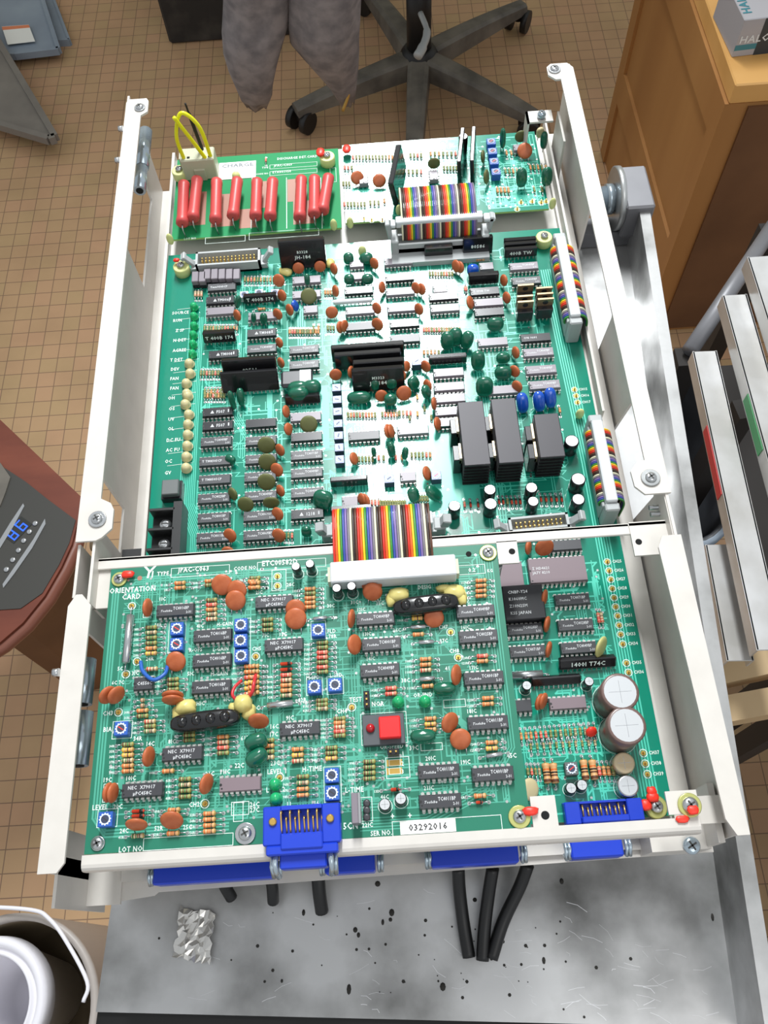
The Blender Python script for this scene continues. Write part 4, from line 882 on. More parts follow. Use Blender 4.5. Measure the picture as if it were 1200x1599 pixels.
o = MB().tube(arc([(cx + 4, cy + 3, 19), (cx + 2, cy + 5, 38), (cx, cy + 7, 58)]), [1.3] * 30 + [.7] * 7, 'cable_black', 8).build('black_wire'); tag(o, 'short black wire standing up behind the yellow wires', 'wire')

# ============================================================ upper right board
ub = thing('upper_right_board', 'teal board with tall black parts at the far right end of the chassis', 'circuit board', (125, 400, 5))
B = Board(ub, 5.0)
plate(B, [(124.5, 400), (266, 400), (266, 477), (124.5, 477)], 1.6, 'pcb_main', edge='pcb_edge')
traces(B, 127, 264, 404, 474, 150, 'trace_main', 31); traces(B, 225, 262, 404, 420, 20, 'trace_main', 32)
row(B, 'B', 105, 310, 218, 'rggGgggggggoo', 4.5); row(B, 'B', 405, 460, 208, 'ggrg', 4.5); row(B, 'B', 510, 640, 200, 'ogogGgr', 4.5); row(B, 'B', 55, 85, 355, 'ggg', 4.5); row(B, 'B', 395, 460, 293, 'gggr', 4.5); row(B, 'B', 580, 645, 275, 'ggggg', 4.5); row(B, 'B', 60, 165, 462, 'rgggGgg', 4.5); row(B, 'B', 195, 238, 455, 'ggg', 4.5); row(B, 'B', 268, 272, 445, 'o', 4.5)
row(B, 'B', 900, 980, 290, 'ggoGg', 4.5); row(B, 'B', 1030, 1110, 270, 'ogogo', 4.5); row(B, 'B', 858, 915, 388, 'oooo', 5, 2); row(B, 'B', 905, 930, 195, 'oo', 4.5); row(B, 'B', 1050, 1090, 385, 'gg', 4.5); row(B, 'B', 62, 98, 272, 'rrg', 4)
ic(B, ('B', 160, 330), 8, None, 'chip_grey', L=9.6, rot=math.pi / 2); ic(B, ('B', 525, 310), 8, None, 'chip_grey', L=9.6, rot=math.pi / 2); ic(B, ('B', 975, 165), 8, None, 'chip_grey', L=9.6)
for p, D, az, ti in (((127, 325), 9.5, 20, 45), ((242, 340), 9.5, 0, 50), ((1000, 185), 11, 0, 50)): disc(B, ('B',) + p, D, az, ti)
disc(B, ('B', 527, 250), 9, 0, 5, 'disc_olive'); disc(B, ('B', 980, 110), 9, 0, 10, 'disc_olive'); disc(B, ('B', 782, 215), 9, 78, 10, 'disc_olive'); disc(B, ('B', 800, 320), 10, 70, 15, 'disc_olive')
sip(B, ('B', 350, 310), 38, 20, 4, 10, az=78, m='module_black'); sip(B, ('B', 680, 215), 34, 21, 3, 4, az=80); sip(B, ('B', 742, 215), 34, 23, 3, 4, az=82)
elec(B, ('B', 680, 108), 6.5, 20, ring=False)
for k, (x_, y_) in enumerate(((825, 135), (832, 185), (840, 238), (850, 292))): trimmer(B, ('B', x_, y_), 'trim_blue', 6.4, 6, 'trim_lilac', mark='paint_red')
film(B, ('B', 885, 120), 4, 16, 5, 20, 5); film(B, ('B', 983, 325), 8, 14, 5, 10, 15); film(B, ('B', 1115, 320), 8, 14, 5, 10, 15); film(B, ('B', 1100, 130), 6, 14, 5, 60, 5); film(B, ('B', 1080, 90), 6, 8, 4, 20, 5, 'disc_beige')
blob(B, ('B', 72, 175), 3, 4.5, 1.6, dz=3)
for p in (('B', 90, 560), ('B', 5, 570), ('B', 1145, 460), ('B', 345, 495)): x, y = WR(*p, 8); b = MB(); b.ell((0, 0, 3), 2.4, 2, 5, 'nylon'); B.put('standoff_tip', b.mesh('standoff_tip'), x, y)
for p in ((163, 540), (203, 548), (258, 548), (980, 455), (1038, 450), (1085, 455), (960, 490), (1110, 450)): testpoint(B, ('B',) + p)
finish(B)

# ============================================================ orientation card (raised)
oc = thing('orientation_card', 'green ORIENTATION CARD with red push button, raised in front on the cross bar', 'circuit board', (-4.5, -4, 41))
Z = 41.05; B = Board(oc, Z)
plate(B, [(-4.8, -5.2), (196.2, -5.6), (196.2, 133.6), (-4.6, 133.6)], 1.6, 'pcb_card', edge='pcb_edge')
traces(B, 4, 188, 6, 128, 560, 'trace_card', 21, .45, .8)
bus(B, [(-1, 122), (-1, 10), (4, 3), (60, 3)], 3, 1.4, 'trace_card', .9); bus(B, [(190.5, 128), (190.5, 30), (178, 12), (150, 0), (120, 0)], 5, 1.3, 'trace_card', .5); bus(B, [(10, 126.5), (110, 126.5)], 3, 1.3, 'trace_card', .8); bus(B, [(168, 70), (168, 44), (176, 36)], 3, 1.5, 'trace_card', 1.3); bus(B, [(6, 118), (10, 121.5), (100, 121.5)], 2, 1.5, 'trace_card', .8); bus(B, [(120, 80), (120, 45)], 3, 1.4, 'trace_card', .6)
for x0, x1, y0, y1 in ((60, 64, 60, 118), (34, 38, 70, 116), (100, 103, 80, 118), (8, 11, 20, 60), (80, 83, 14, 60)): B.tr.box(x0, x1, y0, y1, .03, .04, 'trace_card')
T1 = 'TC4016BP'
for r, x_, y_, t, n in (('I', 615, 425, T1, 14), ('I', 885, 608, T1, 14), ('I', 880, 788, T1, 14), ('I', 875, 978, T1, 14), ('J', 240, 395, 'uPC458C', 14), ('J', 315, 732, 'uPC458C', 14), ('K', 122, 532, 'TC4049BP', 14), ('K', 165, 716, 'TC4001BP', 14), ('K', 155, 905, 'TC4049BP', 14), ('K', 845, 480, 'TC4049BP', 14), ('K', 865, 660, 'TC4025BP', 14), ('K', 905, 960, 'TC4001BP', 14),
                      ('O', 935, 313, 'TC4011BP', 14), ('O', 970, 682, 'TC4001BP', 14), ('O', 580, 665, 'TC4011BP', 14), ('O', 590, 878, 'TC4011BP', 14), ('M', 685, 428, 'uPC458C', 14), ('M', 408, 680, 'uPC458C', 14), ('N', 440, 285, 'uPC458C', 14)):
    ic(B, (r, x_, y_), n, t, 'chip')
ic(B, ('M', 1088, 640), 16, None, 'chip_ceramic', h=2.6); ic(B, ('I', 385, 955), 8, 'C4558C', 'chip', L=9.6)
for r, x_, y_, D, az, ti in (('I', 418, 410, 9.5, 82, 8), ('I', 955, 245, 11, 0, 60), ('I', 1062, 285, 10.5, -20, 60), ('I', 1052, 358, 10.5, 0, 60), ('I', 622, 798, 10, 0, 62), ('I', 130, 1040, 9.5, 50, 20), ('I', 192, 1040, 9.5, 50, 20), ('I', 600, 1042, 10.5, 0, 8), ('I', 600, 1076, 10.5, 0, 8),
                            ('J', 408, 455, 10, 0, 60), ('J', 410, 530, 11, 0, 65), ('J', 845, 530, 9.5, 78, 8), ('J', 870, 732, 10, 75, 35), ('J', 1005, 262, 10.5, 0, 50), ('J', 1010, 320, 10, 0, 45), ('K', 545, 530, 10, 0, 60), ('K', 705, 940, 10, 75, 25), ('O', 660, 315, 10, 48, 40), ('O', 736, 435, 10, 0, 65),
                            ('M', 455, 450, 9.5, 78, 15), ('M', 175, 700, 9, 80, 10), ('M', 206, 702, 9, 80, 10), ('M', 855, 640, 9.5, 70, 20), ('M', 370, 922, 10, 0, 20), ('M', 615, 893, 10.5, 0, 38), ('N', 120, 230, 10, 0, 30)):
    disc(B, (r, x_, y_), D, az, ti)
for r, x_, y_, w_, h, t, az, ti in (('N', 100, 395, 11, 9, 6, 15, 35), ('N', 105, 515, 11, 8, 6, 30, 30), ('O', 465, 415, 12, 7, 6, 0, 30), ('O', 620, 72, 11, 7, 6, 0, 30)): film(B, (r, x_, y_), w_, h, t, az, ti)
for r, x_, y_ in (('J', 410, 120), ('J', 520, 100), ('J', 730, 290), ('J', 845, 275)): elec(B, (r, x_, y_), 4.6, 11)
elec(B, ('O', 190, 905), 5.4, 6.5); elec(B, ('O', 305, 862), 5.4, 8)
for r, x_, y_, L, d, rot in (('J', 600, 525, 6.5, 2, 0.05), ('N', 285, 97, 12, 3.4, 0.05), ('K', 430, 593, 7, 2.2, 0), ('K', 490, 703, 7, 2.2, 0), ('K', 497, 967, 7, 2.4, 0), ('O', 980, 548, 7, 2.2, .1)): res(B, (r, x_, y_), 'S', L, d, rot=rot)
res(B, ('I', 272, 628), 'S', 24.5, 4, span=34, rot=math.pi / 2 - .02)
for r, x_, y_, mk in (('I', 628, 560, 'paint_red'), ('I', 625, 672, 'paint_red'), ('I', 1090, 532, None), ('I', 1088, 645, None), ('I', 1092, 755, None), ('J', 585, 617, None), ('J', 555, 1060, None), ('J', 717, 1045, None), ('M', 262, 255, 'paint_red'), ('M', 152, 885, None), ('N', 692, 652, None), ('N', 695, 790, None)):
    trimmer(B, (r, x_, y_), 'trim_blue', 6.6, 5, mark=mk, turn=-.6)
for p in (('K', 285, 1120), ('K', 480, 1115), ('N', 240, 712), ('N', 245, 825)): led(B, p, 'led_green', 5.2, 6)
# resistor groups
col(B, 'I', 650, (230, 265), 'oo', num0=1); col(B, 'I', 868, (215, 245), 'og', num0=3); col(B, 'I', 878, (352, 490), 'groGw', num0=5); col(B, 'I', 442, (550, 738), 'gGggoy', num0=18); res(B, ('I', 448, 850), 'w', num='25R'); col(B, 'I', 600, (925, 998), 'ggg', num0=26)
col(B, 'I', 1180, (217, 262), 'oo', num0=11); col(B, 'I', 1155, (830, 1030), 'ooryyw', num0=68); col(B, 'J', 90, (210, 285), 'goo', num0=11); col(B, 'J', 522, (295, 437), 'ogooo', num0=14); col(B, 'J', 188, (535, 615), 'ggg', num0=57); col(B, 'J', 618, (715, 945), 'ggrrgrg', num0=70)
col(B, 'J', 335, (880, 925), 'DD'); col(B, 'J', 335, (968, 1128), 'rwooG', num0=88); col(B, 'J', 80, (900, 1105), 'oooyoo'); col(B, 'J', 615, (1165, 1232), 'ggG', num0=80); col(B, 'K', 885, (258, 370), 'oooo', num0=117); res(B, ('K', 425, 530), 'y', num='106R'); res(B, ('K', 432, 647), 'o', num='107R')
col(B, 'K', 485, (825, 905), 'oow', num0=108); res(B, ('K', 500, 1020), 'o', num='111R'); col(B, 'K', 235, (1035, 1075), 'rr', num0=102); col(B, 'K', 895, (802, 840), 'ro', num0=120)
col(B, 'O', 935, (137, 180), 'oo', num0=122); col(B, 'O', 520, (285, 365), 'oyo', num0=112); col(B, 'O', 962, (457, 500), 'oy', num0=124); res(B, ('O', 878, 842), 'o', num='126R'); res(B, ('O', 872, 890), 'D', 3, 1.8, 9); res(B, ('O', 265, 797), 'D', 4, 2.2, 13, num='13D')
col(B, 'M', 410, (130, 168), 'og', num0=30); col(B, 'M', 462, (205, 272), 'wgG', num0=32); col(B, 'M', 308, (365, 550), 'gyyGoo', num0=34); res(B, ('M', 588, 550), 'o', num='44R'); col(B, 'M', 970, (312, 425), 'owrg', num0=61); col(B, 'M', 705, (605, 728), 'gGgg', num0=45); col(B, 'M', 380, (828, 862), 'DD')
res(B, ('M', 378, 1000), 'G', num='41R'); res(B, ('M', 628, 820), 'o', num='49R'); res(B, ('M', 620, 850), 'o'); res(B, ('M', 622, 982), 'o', num='52R'); col(B, 'M', 875, (845, 968), 'oooo', num0=53); col(B, 'M', 410, (58, 95), 'ww', L=2)
col(B, 'N', 752, (208, 342), 'gowrg', num0=85); col(B, 'N', 425, (448, 540), 'oyw', num0=89); col(B, 'N', 688, (437, 520), 'ggy', num0=92); col(B, 'N', 985, (545, 678), 'gggg', num0=99); col(B, 'N', 465, (662, 808), 'gGoo', num0=95); col(B, 'N', 195, (378, 512), 'gogw'); col(B, 'M', 735, (300, 335), 'gg')
# push button with led
a = WR('O', 25, 262, Z + 4); c = WR('O', 340, 465, Z + 4); x, y = (a[0] + c[0]) / 2, (a[1] + c[1]) / 2; hw = (c[0] - a[0]) / 2; hh = (a[1] - c[1]) / 2
b = MB(); b.box(-hw, hw, -hh, hh, .2, 4, 'switch_grey', ch=.3); sw = B.put('push_button_switch', b.mesh('push_button_switch'), x, y)
bx, by = WR('O', 226, 345, Z + 8); b = MB(); b.box(-5, 5, -5, 5, 4, 8, 'button_red', ch=.5); B.put('button', b.mesh('button'), bx - x, by - y, parent=sw)
bx, by = WR('O', 85, 350, Z + 6); b = MB(); b.lathe([(2.1, 4), (2.1, 4.6), (1.9, 5.4), (1.2, 6.1), (.01, 6.4)], 'led_red', 16); B.put('indicator', b.mesh('indicator'), bx - x, by - y, parent=sw)
# jumper pins
def jp(n, rz, r, x_, y_, nm='jumper_header'):
    x, y = WR(r, x_, y_, Z + 5); b = MB(); b.box(-1.4, 1.4, -1.27 * n - .2, 1.27 * n + .2, .1, 6 if nm == 'jumper_header' else 2.4, 'chip_dark', ch=.2)
    for i in range(n): q = (i - (n - 1) / 2) * 2.54; b.box(-.4, .4, q - .4, q + .4, 2, 7, 'gold')
    B.put(nm, b.mesh(nm), x, y, 0, (0, 0, rz))
jp(3, 0, 'K', 60, 1120); jp(2, math.pi / 2, 'O', 252, 528)
for yy in (605, 665): 
    x, y = WR('O', 260, yy, Z); B.tr.box(x - 3.6, x + 3.6, y - 1.5, y + 1.5, .1, .14, 'gold'); rect_silk(B, 'O', 222, yy - 22, 302, yy + 22)
x, y = WR('N', 890, 910, Z + 8); b = MB(); b.box(-2.5, .6, -6.5, 6.5, .3, 9, 'chip_grey', ch=.3); b.box(.6, 1.6, -6.5, 6.5, .3, 9.4, 'steel'); B.put('sensor_block', b.mesh('sensor_block'), x, y)
for k in range(3): x, y = WR('N', 965, 870 + k * 55, Z + 1); b = MB(); b.lathe([(1.7, 0), (1.7, 1.2), (.8, 1.4)], 'chip', 12); B.put('pin_socket', b.mesh('pin_socket'), x, y)
rect_silk(B, 'N', 925, 825, 1008, 1010)
# potted rounded modules with glue ends
def potted(r, x_, y_, w_, d_, h, rz=0.0):
    x, y = WR(r, x_, y_, Z + h * .6); b = MB(); b.ell((0, 0, h / 2 + 1.5), w_ / 2, d_ / 2, h / 2, 'module_black', 3.2, 32, 12)
    for k in range(4): b.ell(((k - 1.5) * w_ * .2, 0, h / 2 + 3), w_ * .09, d_ * .36, h / 2, 'module_black', 2.2, 16, 9)
    o = B.put('potted_module', b.mesh('potted_module'), x, y, 0, (0, 0, rz))
    p = MB(); 
    for k in range(12): q = (k - 5.5) * w_ / 14; p.box(q - .3, q + .3, d_ / 2 - 1, d_ / 2 + 1, 0, 2.6, 'pin')
    B.put('pins', p.mesh('pins'), 0, 0, parent=o)
potted('K', 485, 440, 33, 9, 9, 0.06); potted('M', 850, 205, 33, 9, 9, 0.06)
for r, x_, y_, rx, ry, rz in (('K', 290, 365, 5.4, 3.8, 3), ('K', 235, 400, 2.6, 4, 2.4), ('K', 620, 320, 4.4, 2.2, 2.5), ('K', 690, 345, 5.5, 4, 3), ('K', 745, 380, 2.6, 4.6, 2.2), ('M', 715, 110, 5, 3.8, 4.5), ('M', 665, 150, 3, 4, 3), ('M', 1110, 85, 4.5, 4.5, 5), ('M', 1150, 140, 3.4, 4.4, 3), ('M', 1050, 115, 3, 3, 3)): blob(B, (r, x_, y_), rx, ry, rz, 'glue', name='glue', dz=.2)
# blue connector on the card
a = WR('N', 160, 915, Z + 6); c = WR('N', 765, 1100, Z + 6); x = (a[0] + c[0]) / 2; L = c[0] - a[0]
yb = -3.4
b = MB(); b.box(-L / 2, L / 2, yb - 3, 9.6, .2, 3, 'conn_blue'); b.box(-L / 2, -L * .26, yb - 4, 9.2, 3, 8, 'conn_blue', ch=.6); b.box(L * .26, L / 2, yb - 4, 9.2, 3, 8, 'conn_blue', ch=.6); b.box(-L * .26, L * .26, 7.4, 9.2, 3, 8, 'conn_blue'); b.box(-L * .27, L * .27, yb - 6, yb + .8, 2, 9, 'conn_blue', ch=.6); b.box(-L * .46, L * .46, yb - 8, yb - 4, 1, 8, 'conn_blue', ch=.6); b.box(-L * .3, L * .3, yb - 13.5, yb - 7, -6, 4, 'conn_blue', ch=.6)
bc = B.put('blue_connector', b.mesh('blue_connector'), x, 0)
p = MB()
for i in range(10): xx = (i - 4.5) * 2.0; yy = 6.6 - (i % 2) * 2.4; h = 9.4 - (i % 2) * 2.4; p.tube([(xx, yy, 2), (xx, yy, h), (xx, yy - 1, h + .3), (xx, -.8, h - 2.0), (xx, -2.2, h - 2.4)], .42, 'gold', 6)
B.put('pins', p.mesh('pins'), 0, 0, parent=bc)
for sg in (-1, 1):
    p = MB(); p.lathe([(1.8, 9), (1.8, 10), (1.2, 10.6)], 'gold', 12, Matrix.Translation((sg * L * .37, 2.6, -1))); B.put('rivet', p.mesh('rivet'), 0, 0, parent=bc)
    p = MB(); p.tube([(sg * L * .34, yb - 6, 2), (sg * L * .36, yb - 11, 5), (sg * L * .36, yb - 14, 1), (sg * L * .34, yb - 16, -4)], 1.3, 'chrome', 8); p.tube([(sg * L * .40, yb - 6, 0), (sg * L * .41, yb - 12, 2), (sg * L * .40, yb - 16, -3)], 1.1, 'chrome', 8); B.put('clip', p.mesh('clip'), 0, 0, parent=bc)
# serial sticker
a = WR('O', 315, 1045, Z); c = WR('O', 690, 1095, Z); b = MB(); b.box(-12.5, 12.5, -2.8, 2.8, 0.05, .3, 'sticker'); b.text('03292016', 0, 0, .34, 3.9, 'ink', 0, 'C', sx=1.0); B.put('serial_sticker', b.mesh('serial_sticker'), (a[0] + c[0]) / 2, (a[1] + c[1]) / 2 + .3)
# screws and paint
screw(B, ('I', 205, 195), 5.5, 8, 'steel', 'zinc_yellow', h=2.6); blob(B, ('I', 275, 170), 3.4, 2.2, 1.3, dz=1)
screw(B, ('K', 937, 50), 6, 9, 'steel', 'zinc_yellow', h=2.6); screw(B, ('M', 92, 1050), 5.5, 6.5, 'steel', h=2.4); screw(B, ('M', 1120, 980), 6, 9.5, 'steel', h=2.6); screw(B, ('P', 108, 748), 6, 10, 'steel', 'zinc_yellow', h=2.6); blob(B, ('P', 163, 722), 3.6, 2.2, 1.3, dz=.6)
x, y = WR('K', 795, 70, Z); B.tr.disc(x, y, 1.5, .1, 'hole', 14)
x, y = WR('I', 362, 198, Z); B.tr.disc(x, y, 1.3, .1, 'bare_board', 14)
for r, x_, y_, t in (('I', 305, 398, None), ('I', 342, 798, None), ('I', 262, 890, None), ('J', 268, 200, None), ('J', 268, 275, None), ('J', 98, 825, None), ('N', 848, 122, None), ('K', 665, 632, None), ('K', 720, 815, None), ('M', 245, 143, None), ('M', 845, 778, None), ('N', 285, 670, None)): testpoint(B, (r, x_, y_), t)
# lettering
for r, x_, y_, t, s_ in (('I', 310, 280, 'ORIENTATION', 4.1), ('I', 302, 330, 'CARD', 4.1), ('I', 530, 165, 'TYPE', 3.2), ('I', 750, 133, 'JPAC-C063', 3.9), ('I', 1125, 125, 'CODE NO.', 2.9), ('J', 285, 92, 'ETC00582D', 4.2), ('I', 525, 348, '1IC', 2.8), ('I', 975, 528, 'H-GAIN', 2.7), ('I', 765, 714, 'R-OFS', 2.8), ('I', 945, 708, 'L-GAIN', 2.8), ('I', 935, 886, 'M-GAIN', 2.8), ('I', 330, 882, '3IC', 2.8), ('I', 222, 850, '5C', 2.8), ('I', 798, 542, '4IC', 2.8), ('I', 730, 886, '5IC', 2.8), ('I', 990, 1070, '6IC', 2.8), ('I', 800, 1100, 'HIC', 2.8), ('I', 205, 950, '6C 7C', 2.6),
                         ('I', 495, 535, '18R', 2.8), ('I', 435, 778, '24R', 2.8), ('J', 125, 325, '2IC', 2.8), ('J', 370, 265, '28C', 2.8), ('J', 105, 765, 'CH5', 2.8), ('J', 175, 660, '7IC', 2.8), ('J', 310, 652, '12C', 2.8), ('J', 690, 628, 'FLD', 2.9), ('J', 698, 668, '78R', 2.9), ('J', 545, 990, 'M-SPD', 2.7), ('J', 725, 972, 'L-SPD', 2.7), ('J', 462, 1165, '82R', 2.9), ('J', 685, 430, '30C', 2.7), ('J', 880, 402, '31C+', 2.7), ('J', 878, 1162, 'TEST', 3.2), ('J', 1052, 1195, 'NOR', 3.2), ('J', 920, 460, '12IC', 2.6), ('J', 965, 650, '13IC', 2.6), ('J', 995, 843, '14IC', 2.6),
                         ('K', 475, 308, 'DESIG', 2.9), ('K', 638, 108, '5FC', 3.6), ('K', 625, 232, '40', 2.9), ('K', 692, 208, 'WT', 2.5), ('K', 818, 185, '0.2', 3.2), ('K', 948, 190, 'KG', 2.5), ('K', 155, 425, '33C', 2.7), ('K', 285, 618, '36C-', 2.8), ('K', 612, 596, 'CH7', 2.7), ('K', 615, 695, '37C', 2.8), ('K', 690, 768, 'CH8', 2.9), ('K', 340, 980, '38C', 2.9), ('K', 640, 895, '41', 2.8), ('K', 830, 888, '17IC', 2.7), ('K', 465, 1085, 'OR-END', 2.8), ('K', 770, 598, '16IC', 2.7), ('K', 770, 418, '15IC', 2.5),
                         ('O', 815, 233, '18IC', 2.8), ('O', 770, 600, '19IC', 2.8), ('O', 520, 573, '20IC', 2.8), ('O', 508, 786, '21IC', 2.8), ('O', 400, 497, '39C', 3), ('O', 1105, 553, '45C', 3), ('O', 240, 488, 'OR-SPEED', 2.8), ('O', 318, 610, '2', 2.9), ('O', 318, 667, '3', 2.9), ('O', 318, 540, '1', 2.9), ('O', 65, 1052, '22IC', 2.9), ('O', 245, 990, '+', 4), ('O', 370, 985, '+', 4), ('O', 165, 1110, 'SER NO.', 3), ('O', 190, 850, '46C', 2.6),
                         ('M', 172, 150, 'CH3', 3), ('M', 170, 262, 'BIA', 3.2), ('M', 118, 802, 'LEVEL', 3.2), ('M', 242, 797, '20C', 3), ('M', 168, 612, '19C', 2.9), ('M', 330, 600, '10IC', 2.9), ('M', 465, 362, '14C', 2.9), ('M', 617, 346, '8IC', 2.9), ('M', 985, 555, '11IC', 2.9), ('M', 335, 1092, 'LOT NO.', 3.3), ('M', 772, 782, 'CH2', 3), ('M', 285, 965, '24C', 2.8), ('M', 525, 948, '52R', 2.8), ('M', 725, 940, '25C', 2.8), ('M', 1085, 512, '22C', 3), ('M', 1125, 322, '61R', 3), ('M', 880, 570, '21C', 2.9), ('M', 380, 325, '34R', 3),
                         ('N', 365, 205, '9IC', 3), ('N', 242, 272, '16C', 3), ('N', 238, 333, '17C', 3), ('N', 250, 557, '23C', 3), ('N', 262, 622, 'LEVEL 1', 3.1), ('N', 305, 762, 'L2', 3.1), ('N', 190, 768, 'L', 3.1), ('N', 538, 602, 'H-TIME', 3.3), ('N', 868, 765, 'L-TIME', 3.3), ('N', 838, 1047, '5CN', 4), ('N', 572, 868, '16', 2.8), ('N', 355, 878, '11', 2.8), ('N', 770, 152, 'CH4', 3), ('N', 90, 880, '26C', 3), ('N', 90, 922, '27C', 3), ('N', 105, 127, '8C', 3)):
    label(B, r, x_, y_, t, s_)
for r, a_ in (('I', (590, 115, 1008, 180)), ('J', (112, 75, 645, 140)), ('J', (225, 150, 335, 310)), ('K', (720, 150, 912, 215)), ('M', (420, 1000, 1040, 1085)), ('O', (20, 245, 350, 470)), ('O', (245, 1005, 1035, 1115)), ('N', (632, 585, 765, 862)), ('J', (530, 550, 645, 690)), ('J', (495, 990, 618, 1128)), ('J', (655, 980, 783, 1120)), ('M', (205, 205, 340, 325)), ('M', (100, 815, 238, 940)), ('M', (140, 640, 235, 765)), ('I', (570, 510, 690, 730)), ('I', (1045, 490, 1160, 820)), ('M', (1030, 765, 1150, 855)), ('O', (200, 565, 368, 715)), ('O', (615, 150, 772, 205)), ('O', (450, 465, 605, 515)), ('M', (1045, 770, 1110, 900)), ('K', (100, 380, 160, 410)), ('I', (390, 370, 450, 480))):
    rect_silk(B, r, *a_)
x, y = WR('I', 435, 152, Z); B.silk.quadline([(x - 2.6, y + 3), (x, y), (x + 2.6, y + 3)], 1.1, .13, 'silk'); B.silk.quadline([(x - .3, y), (x - .8, y - 3)], 1.1, .13, 'silk'); B.silk.quadline([(x + 1.6, y), (x + 1.4, y - 3)], .7, .13, 'silk')
finish(B)
OC = B
def wire3(nm, r, pts, m, rad, lab, zb=Z):
    P_ = [(*WR(r, a, q, zb + h), zb + h) for a, q, h in pts]
    o = MB().tube(arc(P_, 10), rad, m, 8).build(nm); return o
o = wire3('blue_jumper_wire', 'I', ((368, 800, 1.6), (385, 870, 4), (460, 930, 6), (540, 890, 5), (562, 830, 2)), 'wire_blue', 1.0, ''); tag(o, 'short blue jumper wire curving under a brown disc at the left of the orientation card', 'wire')
o = wire3('red_jumper_wire', 'I', ((1095, 935, 1.6), (1045, 985, 4), (1030, 1040, 5), (1065, 1085, 4)), 'wire_red', .8, ''); tag(o, 'thin red jumper wire left of the tan resistor stack, ending in yellow glue', 'wire')
o = wire3('red_jumper_wire', 'I', ((1200, 895, 1.6), (1185, 950, 6), (1175, 1010, 6), (1145, 1060, 4)), 'wire_red', .9, ''); tag(o, 'thin red jumper wire lying across the tan resistor stack', 'wire')

# ============================================================ ribbon cables
# middle: main board up over the cross bar to the card
x0, y0 = W(600, 812, 17); x1, y1 = W(614, 887, 53)
rc = thing('ribbon_cable', 'rainbow ribbon cable crossing the cross bar down to the raised orientation card', 'cable', (x1, y1, Z), 0, 'rainbow ribbon cables')
hx, hy = W(600, 838, 8)
def rel(pts, o): return [(p[0] - o[0], p[1] - o[1], p[2] - o[2]) for p in pts]
xr = W(598, 850, 48)[0]
ribbon(rc, rel(arc([(xr, y0, 16), (xr, y0 - 1, 30), (xr, y0 - 5, 43), (xr, y0 - 11, 50.5), (xr, 134, 51.5), (xr, 128, 50.5), (xr, y1 + 4.6, 49)], 6), (x1, y1, Z)), (1, 0, 0), 40, 1.27, .66, 1)
b = MB(); b.box(-31.5, 31.5, -5.5, 5.5, 1, 12, 'conn_light', ch=.6); b.box(-33, -31.5, -4, 4, 2, 9, 'nylon_clear'); b.box(31.5, 33, -4, 4, 2, 9, 'nylon_clear'); b.build('connector', rc)
b = MB(); b.box(-28, 28, -4, 4, 5, 17, 'conn_light', ch=.6); b.box(-30, 30, -5, 5, .4, 8, 'conn_grey'); b.build('connector', rc, (hx - x1, y0 - y1, -Z))
for sg in (-1, 1):
    b = MB(); b.box(-3.5, 3.5, -4, 4, 0, 9, 'conn_grey', ch=.8); b.box(-2.5, 2.5, -3, 3, 8, 15, 'conn_grey', Matrix.Rotation(sg * .3, 4, 'Y'), ch=.6); b.build('latch', rc, (hx - x1 + sg * 32, y0 - y1, -Z))
# top: over the far header
tx, ty = W(690, 372, 6)
rc = thing('ribbon_cable', 'rainbow ribbon cable folded over the wide grey header by the far right board', 'cable', (tx, ty, 0), 0, 'rainbow ribbon cables')
def R3(p): return rel(p, (tx, ty, 0))
xa, ya = W(686, 342, 22); xt, yt = W(688, 290, 24)
ribbon(rc, R3(arc([(xa, ya - 7, 12), (xa, ya - 5, 18), (xa, ya - 1, 23), (xa, ya + 10, 28), (xa, (ya + yt) / 2 + 4, 29), (xa, yt - 2, 26), (xa, yt + 3, 18), (xa, yt + 4, 8)], 5)), (1, 0, 0), 40, 1.27, .66, 8)
b = MB(); b.box(-29, 29, -3, 3, 19, 24.5, 'conn_light', ch=.6); b.build('connector', rc, (xa - tx, ya - ty, 0))
b = MB(); b.box(-31, 31, -5, -3.4, .3, 12, 'conn_grey'); b.box(-31, 31, 3.4, 5, .3, 12, 'conn_grey'); b.box(-31, 31, -5, 5, .3, 8, 'conn_grey'); b.box(-33, -28, -6, 6, .3, 16, 'conn_grey', ch=.8); b.box(28, 33, -6, 6, .3, 16, 'conn_grey', ch=.8); b.build('header', rc, (xa - tx, ya - ty - 6, 0))
b = MB(); b.box(-33, 33, -14, -5, .3, 4.5, 'conn_grey'); b.build('skirt', rc, (xa - tx, ya - ty - 6, 0))
for sg in (-1, 1): b = MB(); b.box(-1.6, 1.6, -3, 3, 12, 26, 'conn_grey', Matrix.Rotation(sg * .15, 4, 'Y'), ch=.6); b.box(-1.6, 6 if sg > 0 else 1.6, -3, 3, 22, 25, 'conn_light', ch=.6); b.build('latch', rc, (xa - tx + sg * 31, ya - ty - 3, 0))
